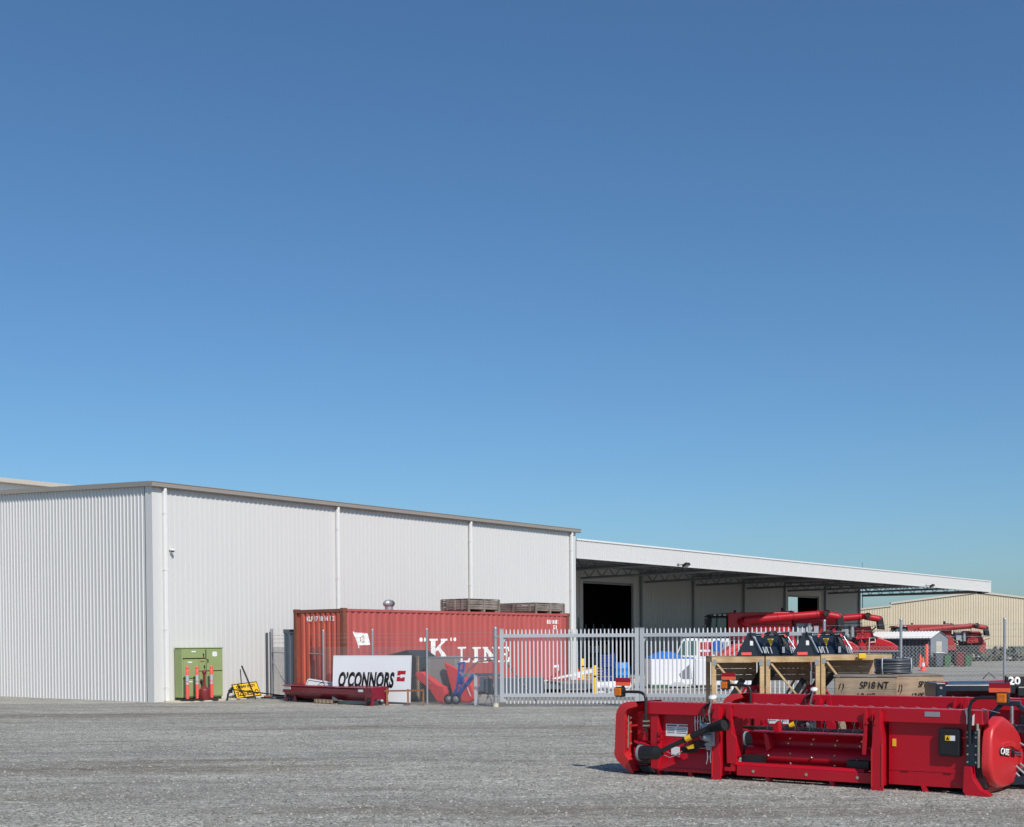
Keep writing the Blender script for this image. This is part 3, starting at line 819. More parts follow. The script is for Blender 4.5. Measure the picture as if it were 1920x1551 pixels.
# crates on the container
def crate(name, label, s, y, L_, W_, H_, rz, slats, mt, top=None):
    c = thing(name, label, 'crate', Cp(s, y, 2.905), ANG + rz, 'old timber crates on the container')
    for side, (a, b) in enumerate((((0, 0), (L_, 0)), ((0, W_), (L_, W_)), ((0, 0), (0, W_)), ((L_, 0), (L_, W_)))):
        m = MB(); dz = (H_ - 0.1) / slats
        for k in range(slats):
            jz = 0.006 * random.uniform(-1, 1)
            m.bar((a[0], a[1], 0.1 + dz * (k + 0.5) + jz), (b[0], b[1], 0.1 + dz * (k + 0.5) + jz), 0.03, dz - 0.012)
        m.build('side_panel', M[mt], c)
    for xx in (0.0, L_ / 2, L_):
        for yy in (-0.03, W_ + 0.03):
            MB().box(xx - 0.045, xx + 0.045, yy - 0.02, yy + 0.02, 0.0, H_ + 0.01).build('batten', M[mt], c)
    for yy in (0.25, W_ / 2, W_ - 0.25):
        MB().box(-0.045, -0.012, yy - 0.04, yy + 0.04, 0.08, H_).build('batten', M[mt], c)
    m = MB()
    for xx in (0.08, L_ / 2, L_ - 0.08):
        m.box(xx - 0.06, xx + 0.06, 0.02, W_ - 0.02, 0, 0.09)
    m.box(0.02, L_ - 0.02, 0.02, W_ - 0.02, 0.092, 0.105)
    m.build('base', M[mt], c)
    m = MB().box(-0.02, L_ + 0.02, -0.04, W_ + 0.04, H_ + 0.012, H_ + 0.03)
    m.build('lid', M[mt], c)
    return c
crate('timber_crate', 'tall grey timber crate on the red container beside the spinning vent', 6.15, 0.18, 1.66, 1.2, 0.44, 0, 4, 'wood_old')
crate('timber_crate', 'low wide stack of grey timber crates towards the far end of the red container', 9.95, 0.15, 1.75, 2.05, 0.38, 0, 4, 'wood_old')
# slate steel bin behind the container end
tk = MB()
tk.sheet([(-0.03, 0.42), (0.0, 0.40), (0.0, 0.30), (-0.03, 0.27), (-0.03, 0.16), (0.0, 0.13), (0.0, 0.0)], 0, 2.2).box(0.001, 1.8, 0.0, 0.42, 0, 2.18).box(-0.04, 1.8, -0.02, 0.1, 2.18, 2.22).box(-0.04, 1.8, 0.36, 0.44, 2.18, 2.30)
tag(tk.build('steel_bin', M['slate'], None, loc=Cp(0.05, 2.36), rot=(0, 0, ANG)), 'tall slate grey ribbed steel bin between the red container end and the shed', 'bin')

# dim things inside and beside the workshop door
sh_ = thing('steel_shelf', 'dim steel shelf rack with boxes just inside the dark workshop door', 'shelf', B(42.3, 12.6, 0), ANG)
m = MB()
for x in (0, 1.9):
    for y in (0, 0.6): m.box(x, x + 0.06, y, y + 0.06, 0, 3.0)
m.build('upright', M['galv'], sh_)
for k in range(4): MB().box(0.0, 1.96, 0.0, 0.66, 0.4 + 0.75 * k, 0.45 + 0.75 * k).build('shelf_board', M['galv'], sh_)
for k, (x, z, w_, h_, mt) in enumerate(((0.1, 0.45, 0.6, 0.45, 'wood_box'), (0.9, 0.45, 0.8, 0.35, 'blue_dark'), (0.2, 1.2, 0.5, 0.4, 'white_dull'), (1.1, 1.2, 0.55, 0.5, 'wood_box'), (0.3, 1.95, 0.7, 0.35, 'red_old'))):
    tag(MB().box(0, w_, 0, 0.5, 0, h_).build('storage_box', M[mt], None, bevel=0.01, loc=B(42.3 + x, 12.65, z), rot=(0, 0, ANG)), ('pale box low on the shelf rack in the workshop door', 'dark blue box low on the shelf rack in the workshop door', 'white box on the middle shelf in the workshop door', 'pale tall box on the middle shelf in the workshop door', 'red box on the upper shelf in the workshop door')[k], 'box', 'boxes on the workshop shelf')
pk = MB().tube([(0, 0, 0), (-0.02, 0, 1.2), (-0.12, 0.02, 2.6), (-0.14, 0.02, 3.05)], [0.09, 0.11, 0.06, 0.02], 10).box(-0.2, 0.2, -0.2, 0.2, 0, 0.05).box(-0.12, 0.1, -0.1, 0.1, 1.1, 1.3)
tag(pk.build('folded_hoist', M['black_steel'], None, loc=(3.42, 63.0, 0)), 'slender dark folded hoist standing between the shed corner and the workshop door', 'hoist')
# ------------------------------------------------------------------ fences
def mesh_panel(mb, L, z0, z1, pitch, wr):
    """diamond mesh: straight wires in both directions clipped to the panel, in local x-z."""
    H_ = z1 - z0
    k = -H_
    while k < L:
        for sgn in (1, -1):
            if sgn > 0:
                xa, za, xb, zb = k, 0, k + H_, H_
            else:
                xa, za, xb, zb = k, H_, k + H_, 0
            # clip in x
            dx = xb - xa; dz = zb - za
            t0 = max(0, (0 - xa) / dx); t1 = min(1, (L - xa) / dx)
            if t1 - t0 > 0.01:
                p = Vector((xa + dx * t0, 0.003 * sgn, z0 + za + dz * t0)); q = Vector((xa + dx * t1, 0.003 * sgn, z0 + za + dz * t1))
                d = (q - p).normalized(); n = Vector((0, 1, 0)); s = d.cross(n)
                ring = [n * wr, (s * 0.87 - n * 0.5) * wr, (-s * 0.87 - n * 0.5) * wr]
                mb.add([p + r for r in ring] + [q + r for r in ring], [(0, 1, 4, 3), (1, 2, 5, 4), (2, 0, 3, 5)])
        k += pitch
def fence(name, label, pts, ztop, zmesh, pitch, post_r, strands, corner_first=False, wr=0.0034, last=True):
    f = thing(name, label, 'fence', (pts[0][0], pts[0][1], 0), 0)
    P0 = Vector((pts[0][0], pts[0][1], 0))
    pts = [Vector((p[0], p[1], 0)) - P0 for p in pts]
    for i, p in enumerate(pts if last else pts[:-1]):
        r = post_r * (1.5 if i == 0 and corner_first else 1)
        h = ztop + (0.12 if i == 0 and corner_first else 0)
        po = MB().cyl(p, p + Vector((0, 0, h)), r, n=12).lathe([(r * 1.12, 0), (r * 1.12, 0.04), (0.001, 0.06)], p + Vector((0, 0, h - 0.03)), 12)
        po.build('post', M['galv'], f)
    for a, b in zip(pts, pts[1:]):
        L = (b - a).length; an = math.atan2(b.y - a.y, b.x - a.x)
        m = MB(); mesh_panel(m, L, 0.04, zmesh, pitch, wr)
        m.build('chain_link', M['mesh_wire'], f, loc=a, rot=(0, 0, an))
    st = MB()
    for z in strands + [zmesh, zmesh * 0.5, 0.08]:
        for a, b in zip(pts, pts[1:]):
            st.cyl(a + Vector((0, 0, z)), b + Vector((0, 0, z)), 0.004, n=4, cap=False)
            if z > zmesh:
                L = (b - a).length; d = (b - a) / L; k = 0.1
                while k < L:
                    c_ = a + d * k + Vector((0, 0, z))
                    st.bar(c_ + Vector((0, 0, -0.018)) - d * 0.01, c_ + Vector((0, 0, 0.018)) + d * 0.01, 0.005)
                    k += 0.15
    st.build('barbed_wire', M['galv_dull'], f)
    return f, pts
FP = [B(4.72, -0.16)[:2], (-5.83, 39.62), (-4.20, 38.60), (-2.50, 37.66), (-0.52, 36.45)]
f1, lp = fence('chain_link_fence', 'galvanised chain link fence with barbed wire from the shed wall to the palisade gate', FP, 2.24, 1.72, 0.075, 0.032, [1.87, 2.0, 2.12], True, last=False)
def fbar(f, p, q, r, name='brace'):
    MB().cyl(p, q, r, n=10).build(name, M['galv'], f)
up = lambda p, z: p + Vector((0, 0, z))
fbar(f1, up(lp[0], 1.55), up(lp[1], 1.50), 0.022)
fbar(f1, up(lp[0], 1.25), up(lp[0] + (lp[1] - lp[0]) * 0.36, 0.25), 0.02)
fbar(f1, up(lp[3], 1.40), up(lp[4], 1.40), 0.022)
# dark strip standing for the corner post's shadow on the wall
tag(MB().box(-0.03, 0.03, -0.06, 0.0, 0, 2.22).build('post_shadow', M['slate'], None, loc=B(4.58, -0.035), rot=(0, 0, ANG)), 'slate grey strip on the white wall standing for the shadow of the fence corner post', 'post')

RP = [(8.35, 34.2), (10.12, 33.3), (12.72, 33.05), (15.4, 33.0), (18.1, 33.0)]
f2, rp = fence('chain_link_fence', 'galvanised chain link fence right of the palisade gate behind the timber crates', RP, 2.36, 1.66, 0.095, 0.036, [1.9, 2.07, 2.22], False, 0.004)
fbar(f2, up(rp[0], 1.53), up(rp[1], 1.53), 0.024)

# hinge post and palisade gate
hp = MB().cyl((0, 0, 0), (0, 0, 2.24), 0.055, n=16).lathe([(0.06, 0), (0.06, 0.03), (0.001, 0.06)], (0, 0, 2.22), 16)
gpst = thing('gate_post', 'round galvanised gate post with hinges at the end of the chain link fence', 'post', (-0.47, 36.42, 0), 0)
hp.build('post', M['galv'], gpst)
for z in (0.32, 2.0):
    MB().cyl((0, 0, z - 0.03), (0, 0, z + 0.03), 0.068, n=16).bar((0.05, 0, z), (0.17, 0, z), 0.05, 0.03).cyl((0.12, -0.02, z - 0.05), (0.12, -0.02, z + 0.06), 0.012, n=8).build('hinge', M['galv_dull'], gpst)
MB().cyl((0, 0, -0.02), (0, 0, 0.1), 0.09, 0.075, n=14).build('footing', M['concrete'], gpst)

def gate_leaf(label, p, q, n_pick, hinge_left):
    p, q = Vector(p), Vector(q)
    d = q - p; L = d.length
    gt_ = thing('palisade_gate', label, 'gate', p, math.atan2(d.y, d.x), 'leaves of the palisade gate')
    for x0 in (0, L - 0.11):
        s = MB().box(x0, x0 + 0.11, -0.055, 0.055, 0.14, 2.2)
        s.box(x0 - 0.006, x0 + 0.116, -0.061, 0.061, 2.2, 2.215)
        s.build('stile', M['gate_paint'], gt_, bevel=0.006)
    for z in (0.32, 2.01):
        MB().box(0.11, L - 0.11, -0.05, 0.03, z - 0.05, z + 0.05).build('rail', M['gate_paint'], gt_, bevel=0.006)
    MB().prism([(0.11, 0.14), (0.2, 0.14), (0.115, 0.27)], 'xz', -0.01, 0.01).prism([(0.11, 1.96), (0.11, 1.8), (0.2, 1.96)], 'xz', -0.01, 0.01).build('gusset', M['gate_paint'], gt_)
    sp = (L - 0.22) / (n_pick + 0.2)
    proto = None
    for k in range(n_pick):
        x = 0.11 + sp * (k + 0.6)
        if proto is None:
            pm = MB()
            # pressed pale: a shallow channel with a rounded head
            prof = [(-0.021, 0.05), (-0.01, 0.038), (0.01, 0.038), (0.021, 0.05)]
            hd_ = [(0, 1), ]
            zs = [0.08, 2.13, 2.17, 2.192, 2.2]; ws = [1, 1, 0.8, 0.45, 0.1]
            vs = []
            for z, w_ in zip(zs, ws):
                for px, py in prof: vs.append((px * w_, py, z))
            fs = []
            for i in range(4):
                for j in range(3):
                    a = i * 4 + j
                    fs += [(a, a + 1, a + 5, a + 4)]
            vs2 = [(vx, vy + 0.006, vz) for vx, vy, vz in vs]
            o_ = len(vs)
            pm.add(vs + vs2, fs + [tuple(i + o_ for i in f[::-1]) for f in fs] + [(0, o_, o_ + 4, 4), (3, 7, o_ + 7, o_ + 3)])
            proto = pm.build('pale', M['pale_paint'], gt_, loc=(x, 0.0, 0))
        else:
            c_ = proto.copy(); col.objects.link(c_); c_.parent = gt_; c_.location = (x, 0.0, 0)
    return gt_
gate_leaf('left leaf of the pale grey palisade gate between hinge post and meeting stile', (-0.34, 36.45, 0), (3.565, 35.95, 0), 33, True)
gate_leaf('right leaf of the pale grey palisade gate running behind the timber frames', (3.60, 35.93, 0), (8.2, 34.25, 0), 38, False)

# brace bar behind the fence end
bb = MB().tube([(-1.38, 37.35, 0.85), (-1.25, 37.3, 1.05), (-0.98, 37.1, 1.28), (-0.5, 36.75, 1.32)], 0.022, 8)
tag(bb.build('bent_bar', M['galv_dull'], None), 'bent grey bar reaching from the gate motor frame to the hinge post', 'bar')
bb2 = MB().cyl((-0.2, 36.9, 1.3), (0.75, 37.6, 0.05), 0.025, n=8)
tag(bb2.build('prop_bar', M['galv_dull'], None), 'grey prop bar slanting down behind the left gate leaf', 'bar')

# gate motor frame
gm = thing('gate_motor', 'grey gate motor box on a white post between the blue trolley and the hinge post', 'gate motor', (-1.05, 37.45, 0), R(-20))
MB().box(-0.05, 0.05, -0.05, 0.05, 0, 0.88).build('post', M['white_dull'], gm, bevel=0.006)
MB().box(-0.52, 0.72, 0.1, 0.16, 0.84, 0.93).build('frame', M['galv'], gm, bevel=0.006)
MB().box(0.14, 0.42, -0.1, 0.12, 0.42, 0.82).build('motor_box', M['galv'], gm, bevel=0.02)
MB().box(0.3, 0.5, -0.16, 0.1, 0.36, 0.78).cyl((0.36, -0.18, 0.66), (0.36, -0.1, 0.66), 0.05, n=10).build('gearbox', M['slate'], gm, bevel=0.02)
MB().tube([(0.42, -0.05, 0.36), (0.38, -0.1, 0.2), (0.3, -0.12, 0.02)], 0.018, 6).tube([(0.2, 0, 0.4), (0.12, -0.1, 0.22), (0.16, -0.2, 0.02)], 0.014, 6).tube([(0.3, -0.05, 0.38), (0.5, -0.12, 0.2), (0.56, -0.2, 0.03)], 0.012, 6).build('cable', M['galv_dull'], gm)

# ------------------------------------------------------------------ sign board with lettering
sb = thing('sign_board', 'large white sign board with bold black lettering and red square emblem leaning on the fence', 'sign', (-5.46, 38.86, 0.0))
sdir = Vector((2.44, -1.16, 0)); SL = sdir.length
sb.rotation_euler = (R(-4), 0, math.atan2(sdir.y, sdir.x))
MB().box(0, SL, 0, 0.012, 0.0, 1.46).build('panel', M['sign_white'], sb)
MB().box(-0.012, 0.0, -0.006, 0.018, 0, 1.47).box(SL, SL + 0.012, -0.006, 0.018, 0, 1.47).box(0, SL, -0.006, 0.018, 1.46, 1.472).build('edge_trim', M['white_paint'], sb)
k = SL / 154.0
text('lettering', "O\u2019CONNORS", 0.60, M['ink'], sb, (9.5 * k, -0.003, 0.53), depth=0.002, sx=0.525, shear=0.24, bold=0.030, space=1.04)
e = MB()
ex, ez, es = 127.0 * k, 0.70, 16.5 * k
def em_(u, v): return (ex + es * (u + 0.13 * v), ez + es * 1.08 * v)
for pl in ([(0, .56), (.36, .56), (.36, .66), (.95, .66), (.95, 1), (0.0, 1)], [(0, 0), (.95, 0), (.95, .38), (.6, .38), (.6, .30), (.0, .30)], [(0, .30), (.0, .42), (.42, .42), (.42, .30)]):
    e.prism([em_(u, v) for u, v in pl], 'xz', -0.005, -0.001)
e.build('square_emblem', M['crimson'], sb)
MB().prism([(1.62, 0.06), (1.66, 0.2), (1.72, 0.24), (1.70, 0.1), (2.72, 0.07), (2.72, 0.02), (1.66, 0.02)], 'xz', -0.005, -0.001).build('lower_mark', M['slate'], sb)

# ------------------------------------------------------------------ maroon trough / hopper
hv = Vector((-4.05 + 7.33, 37.22 - 40.75, 0)); HL = hv.length
hb = thing('seed_hopper', 'long maroon steel seed hopper standing low on the gravel before the white sign board', 'hopper', (-7.33, 40.75, 0), math.atan2(hv.y, hv.x)); hb.scale = (1, 1, 0.92)
prof = [(0.0, 0.50), (0.04, 0.56), (0.52, 0.60), (0.56, 0.54), (0.56, 0.42), (0.40, 0.16), (0.18, 0.13), (0.0, 0.36)]
MB().prism(prof, 'yz', 0.05, HL - 0.30).build('hopper_body', M['maroon'], hb, bevel=0.012)
MB().prism([(-0.02, 0.55), (0.03, 0.575), (0.52, 0.615), (0.57, 0.56), (0.52, 0.585), (0.03, 0.55)], 'yz', 0.0, HL - 0.05).build('lid', M['maroon'], hb, bevel=0.006)
MB().box(0.06, HL - 0.31, -0.035, 0.0, 0.345, 0.38).build('ledge', M['maroon'], hb)
ep = [(-0.06, 0.0), (0.02, 0.0), (0.05, 0.2), (0.4, 0.2), (0.5, 0.0), (0.58, 0.0), (0.54, 0.3), (0.58, 0.4), (0.58, 0.56), (0.5, 0.61), (0.02, 0.585), (-0.05, 0.54), (-0.05, 0.40), (0.0, 0.33), (-0.02, 0.26), (-0.05, 0.22)]
MB().prism(ep, 'yz', HL - 0.06, HL).build('end_plate', M['maroon'], hb, bevel=0.005)
MB().prism([(HL - 0.34, 0.0), (HL - 0.0, 0.0), (HL - 0.02, 0.2), (HL, 0.34), (HL - 0.02, 0.58), (HL - 0.36, 0.575), (HL - 0.36, 0.36), (HL - 0.3, 0.3), (HL - 0.33, 0.18)], 'xz', -0.05, -0.02).build('end_panel', M['maroon'], hb, bevel=0.005)
MB().box(HL - 0.18, HL - 0.08, -0.09, -0.05, 0.06, 0.26).cyl((HL - 0.12, -0.12, 0.16), (HL - 0.12, -0.05, 0.16), 0.07, n=12).cyl((HL - 0.17, -0.11, 0.06), (HL - 0.17, -0.05, 0.06), 0.035, n=10).build('drive_chain', M['black_steel'], hb)
for x in (0.02, 0.5, ):
    MB().prism([(x, 0), (x + 0.22, 0), (x + 0.14, 0.22), (x + 0.06, 0.22)], 'xz', 0.08, 0.11).build('leg', M['maroon'], hb)
MB().box(0.06, 0.50, -0.006, 0.0, 0.43, 0.52).build('name_plate', M['sticker'], hb)
ws = MB(); rnd = random.Random(5)
for q in range(9): ws.bar((0.12 + q * 0.04, -0.008, 0.455), (0.135 + q * 0.04, -0.008, 0.49 + 0.01 * (q % 2)), 0.004, 0.012)
ws.build('plate_lettering', M['ink'], hb)
MB().box(HL - 0.72, HL - 0.48, -0.006, 0.0, 0.43, 0.51).build('name_plate', M['sticker'], hb)
pl_ = MB()
for q in range(5): pl_.box(0.98 + q * 0.2, 1.08 + q * 0.2, 0.0, 0.9, 0.03, 0.11)
pl_.box(0.9, 2.1, 0.02, 0.1, 0.0, 0.03).box(0.9, 2.1, 0.8, 0.88, 0, 0.03).box(0.9, 2.3, 0.05, 0.85, 0.11, 0.13)
pl_o = pl_.build('pallet', M['wood_grey'], None, loc=(-6.75, 39.98, 0), rot=(0, 0, math.atan2(hv.y, hv.x)))
tag(pl_o, 'grey wooden pallet under the maroon hopper', 'pallet')

# white frame sign behind the hopper
wf = thing('white_sign', 'white rounded panel with a round black emblem propped behind the maroon hopper', 'sign', (-6.55, 40.02, 0.28))
wf.rotation_euler = (R(-20), R(5), math.atan2(-1.0, 1.12))
def rrect(x0, x1, z0, z1, r, n=5):
    o_ = []
    for cx_, cz_, a0 in ((x1 - r, z1 - r, 0), (x0 + r, z1 - r, 90), (x0 + r, z0 + r, 180), (x1 - r, z0 + r, 270)):
        for q in range(n + 1):
            a = R(a0 + 90 * q / n); o_.append((cx_ + r * math.cos(a), cz_ + r * math.sin(a)))
    return o_
MB().prism(rrect(0, 1.5, 0, 0.5, 0.09), 'xz', 0, 0.03).build('panel', M['white_paint'], wf)
o_ = rrect(0.05, 1.45, 0.05, 0.45, 0.06); i_ = rrect(0.068, 1.432, 0.068, 0.432, 0.05)
n_ = len(o_); fr = MB()
fr.add([(x, -0.004, z) for x, z in o_] + [(x, -0.004, z) for x, z in i_], [(q, (q + 1) % n_, n_ + (q + 1) % n_, n_ + q) for q in range(n_)])
fr.build('border_line', M['ink'], wf)
def ringm(mb, cx_, cz_, r, wd, y_, n=28):
    mb.add([(cx_ + r * math.cos(6.2832 * q / n), y_, cz_ + r * math.sin(6.2832 * q / n)) for q in range(n)] + [(cx_ + (r - wd) * math.cos(6.2832 * q / n), y_, cz_ + (r - wd) * math.sin(6.2832 * q / n)) for q in range(n)], [(q, (q + 1) % n, n + (q + 1) % n, n + q) for q in range(n)])
rm = MB(); ringm(rm, 0.75, 0.25, 0.19, 0.02, -0.005); ringm(rm, 0.68, 0.25, 0.1, 0.018, -0.005); ringm(rm, 0.83, 0.23, 0.09, 0.018, -0.005); rm.build('round_emblem', M['ink'], wf)

# rusty low rail
rr_ = thing('rusty_rail', 'low rusty steel rail on three posts in front of the white sign board', 'rail', (-4.05, 37.62, 0), 0)
MB().bar((0, 0, 0.42), (1.48, -0.42, 0.45), 0.05).build('rail', M['rust'], rr_)
for x, y_ in ((0.38, -0.1), (1.02, -0.42), (1.46, -0.3)):
    MB().bar((x, y_, 0), (x, y_, 0.49), 0.05).build('post', M['rust'], rr_)

# ------------------------------------------------------------------ clutter behind the fence
cp_ = thing('covered_crate', 'dark sheet covered crate with peaked top behind the white sign board', 'crate', (-4.05, 40.75, 0), R(-38))
MB().prism([(0, 0), (1.35, 0), (1.35, 1.40), (0.95, 1.62), (0.05, 1.45)], 'xz', 0, 1.0).build('sheet_cover', M['tarp_dark'], cp_, bevel=0.05)
MB().box(1.36, 1.42, 0.0, 0.06, 0, 1.42).box(-0.02, 0.04, -0.02, 0.04, 0, 1.42).build('post', M['wood_grey'], cp_)
gb_ = thing('felt_bale', 'grey speckled felt bale hanging on end behind the red auger trough', 'bale', (-2.68, 39.75, 0.42), R(-22))
MB().box(0.0, 0.16, -0.02, 0.34, 0.02, 0.96).build('end_flap', M['felt'], gb_, bevel=0.03)
MB().prism([(0.14, 0.12), (0.55, 0), (0.8, 0.1), (1.02, 0.25), (1.02, 1.0), (0.14, 0.98)], 'xz', 0, 0.4).build('bale', M['felt'], gb_, bevel=0.03)
MB().box(0.0, 1.0, 0.0, 0.4, -0.42, -0.0).build('support', M['tarp_dark'], gb_)
rv = thing('red_trough', 'bright red bent auger trough lying behind the chain link fence', 'trough', (-2.95, 38.95, 0), R(-25))
MB().prism([(0.0, 0.92), (0.2, 0.96), (0.78, 0.55), (0.95, 0.5), (1.0, 0.3), (0.95, 0.02), (0.75, 0.05), (0.5, 0.4), (0.05, 0.75)], 'xz', 0.0, 0.35).build('trough', M['red_pink'], rv, bevel=0.02)
MB().cyl((0.12, -0.01, 0.86), (0.12, 0.0, 0.86), 0.02, n=8).cyl((0.5, -0.01, 0.6), (0.5, 0.0, 0.6), 0.02, n=8).build('bolt', M['bolt'], rv)
rd_ = thing('red_divider', 'bright red curved crop divider standing upright behind the blue trolley', 'divider', (-2.12, 39.25, 0), R(-25))
MB().prism([(0.02, 1.25), (0.25, 1.15), (0.52, 1.02), (0.6, 0.5), (0.62, 0.02), (0.42, 0.0), (0.3, 0.3), (0.18, 0.75)], 'xz', 0, 0.12).build('upright_shell', M['red_pink'], rd_, bevel=0.03)
MB().prism([(0.6, 0.55), (0.78, 0.72), (0.98, 0.62), (1.12, 0.3), (1.08, 0.1), (0.9, 0.0), (0.6, 0.02)], 'xz', -0.05, 0.15).build('lower_shell', M['red_pink'], rd_, bevel=0.06)
MB().bar((0.80, -0.06, 0.62), (0.98, -0.06, 0.2), 0.02).build('white_stripe', M['white_paint'], rd_)
bt = thing('hand_trolley', 'blue two wheeled hand trolley standing against the chain link fence', 'trolley', (-1.72, 38.05, 0), R(-28))
MB().bar((0.05, 0, 0.12), (0.12, 0.12, 1.22), 0.05).bar((0.2, -0.06, 0.1), (0.28, 0.12, 1.22), 0.05).bar((0.06, 0.05, 0.5), (0.22, 0.05, 0.5), 0.04).bar((0.1, 0.1, 1.0), (0.27, 0.1, 1.0), 0.04).bar((0.07, 0.1, 1.2), (0.3, 0.12, 1.24), 0.06).bar((0.12, 0.12, 0.75), (0.26, 0.1, 0.75), 0.1, 0.3).build('frame', M['blue'], bt)
MB().bar((0.05, -0.05, 0.1), (0.62, -0.1, 0.78), 0.07).bar((0.5, -0.12, 0.6), (0.72, -0.08, 0.88), 0.14, 0.1).bar((0.12, -0.06, 0.3), (0.5, -0.1, 0.55), 0.05).build('handle_frame', M['blue'], bt)
MB().bar((-0.15, 0.0, 0.14), (0.18, -0.05, 0.14), 0.05).bar((-0.1, 0.0, 0.2), (0.1, 0, 0.5), 0.05).build('axle', M['blue'], bt)
for x in (-0.14, 0.1):
    wv = MB().lathe([(0.10, -0.035), (0.14, -0.03), (0.155, 0.0), (0.14, 0.03), (0.10, 0.035)], (x, -0.09, 0.155), 22, axis=(0.35, -1, 0))
    p = wv.build('wheel', M['rubber'], bt)
    MB().lathe([(0.001, -0.03), (0.03, -0.034), (0.07, -0.03), (0.10, -0.036), (0.10, 0.02), (0.001, 0.03)], (x, -0.09, 0.155), 18, axis=(0.35, -1, 0)).build('hub', M['galv_dull'], p)

# ------------------------------------------------------------------ things seen through the gate
fb = thing('steel_platform', 'low grey steel platform trailer lying on the ground before the red container end', 'platform', (0.2, 46.5, 0), R(8))
MB().box(0, 3.3, 0, 1.8, 0.30, 0.40).build('deck', M['wood_old'], fb, bevel=0.01)
MB().box(0, 3.3, -0.03, 0.06, 0.12, 0.31).box(0, 0.1, 0.06, 1.8, 0.12, 0.3).box(3.2, 3.3, 0.06, 1.8, 0.12, 0.3).build('beam', M['slate'], fb)
for x in (0.3, 1.6, 2.9):
    MB().box(x, x + 0.15, 0.0, 1.7, 0.0, 0.12).build('skid', M['wood_old'], fb)
wt = MB().prism([(0, 0), (1.9, 0.42), (2.0, 0.42), (2.0, 0.3), (0.2, 0.0)], 'xz', 0, 0.08)
tag(wt.build('white_angle', M['white_paint'], None, loc=(1.05, 47.2, 0.4), rot=(0, 0, R(10))), 'white angled steel piece lying on the grey platform', 'steel piece')
rb_ = MB().bar((0, 0, 0), (0.5, 0.1, 0.35), 0.08).bar((0.0, 0, 0.02), (0.6, -0.05, 0.0), 0.06)
tag(rb_.build('red_bracket', M['red_old'], None, loc=(1.3, 46.6, 0.45)), 'small dull red bracket lying on the grey platform', 'bracket')
db = MB().box(0, 1.7, 0, 0.5, 0, 0.62)
tag(db.build('toolbox', M['slate'], None, bevel=0.02, loc=(-0.55, 44.5, 0), rot=(0, 0, R(10))), 'dark slate steel box on the ground under the container lettering', 'box')

def cone_at(loc, label, s=1.0, grp='traffic cones', band=True):
    c_ = thing('traffic_cone', label, 'cone', loc, 0.3, grp)
    c_.scale = (s, s, s)
    MB().box(-0.19, 0.19, -0.19, 0.19, 0, 0.04).build('base', M['cone_orange'], c_, bevel=0.02)
    MB().lathe([(0.14, 0.04), (0.105, 0.24), (0.083, 0.42), (0.03, 0.70), (0.001, 0.705)], (0, 0, 0), 20).build('cone', M['cone_orange'], c_)
    if band: MB().lathe([(0.108, 0.24), (0.087, 0.42)], (0, 0, 0), 20).build('reflective_band', M['white_paint'], c_)
    return c_
cone_at((3.05, 58.8, 0), 'orange and white traffic cone at the workshop corner beside a yellow post', 0.85)
def ypost(loc, label, h, r=0.09):
    y_ = thing('yellow_bollard', label, 'bollard', loc, 0, 'yellow guard posts')
    MB().lathe([(r, 0.0), (r, h - 0.06), (r * 0.8, h - 0.02), (0.001, h)], (0, 0, 0), 18).build('post', M['yellow_post'], y_)
    MB().lathe([(r * 1.02, h * 0.62), (r * 1.02, h * 0.62 + 0.06)], (0, 0, 0), 18).build('band', M['ink'], y_)
ypost((3.28, 59.8, 0), 'yellow steel guard post beside the orange cone at the workshop door', 1.08, 0.11)
ypost((2.76, 42.5, 0), 'yellow steel guard post standing just behind the left gate leaf', 1.06, 0.075)
pt = thing('pallet_stack', 'stack of pale wooden pallets at the dark workshop door', 'pallet stack', (3.35, 62, 0), R(15))
for q in range(5):
    m = MB()
    for i in range(3): m.box(0, 1.1, i * 0.45, i * 0.45 + 0.1, 0, 0.09)
    for i in range(7): m.box(i * 0.165, i * 0.165 + 0.1, 0, 1.0, 0.092, 0.115)
    m.build('pallet', M['ply'], pt, loc=(0.02 * (q % 2), 0.01, 0.118 * q))
bcr = thing('blue_crate', 'dark blue slatted plastic crate left of the bright blue drum', 'crate', (4.1, 60, 0.0), R(10), 'blue containers at the workshop door')
m = MB()
for q in range(4): m.box(0, 0.75, 0, 0.03, 0.1 + q * 0.13, 0.19 + q * 0.13).box(0, 0.03, 0.03, 0.6, 0.1 + q * 0.13, 0.19 + q * 0.13)
for q in range(4): m.box(q * 0.235, q * 0.235 + 0.045, -0.012, 0.0, 0, 0.64)
m.box(0, 0.75, 0, 0.6, 0, 0.08)
m.build('crate', M['blue_dark'], bcr)
dup(bcr, (4.1, 60, 0.66), R(12), 'dark blue slatted plastic crate stacked on another left of the blue drum')
dr = thing('blue_drum', 'bright blue plastic drum at the dark workshop door', 'drum', (5.15, 60, 0), 0, 'blue containers at the workshop door')
MB().lathe([(0.001, 0), (0.36, 0.0), (0.38, 0.03), (0.38, 0.28), (0.395, 0.3), (0.38, 0.32), (0.38, 0.58), (0.395, 0.6), (0.38, 0.62), (0.36, 0.86), (0.34, 0.88), (0.001, 0.88)], (0, 0, 0), 26).build('drum', M['blue_drum'], dr)
wb = MB()
rnd = random.Random(11)
for q in range(9):
    a, b_ = 0.1 + 0.13 * q, 0.15 * rnd.random()
    wb.lathe([(0.001, 0.0), (0.16, 0.02), (0.2, 0.12), (0.14, 0.22 + 0.1 * rnd.random()), (0.001, 0.3)], (a, b_, 0.1), 10)
wb.box(0, 1.2, 0, 0.3, 0, 0.12)
tag(wb.build('white_bag', M['wrap'], None, loc=(3.0, 46.2, 0)), 'heap of white bags on the ground behind the left gate leaf', 'bags')
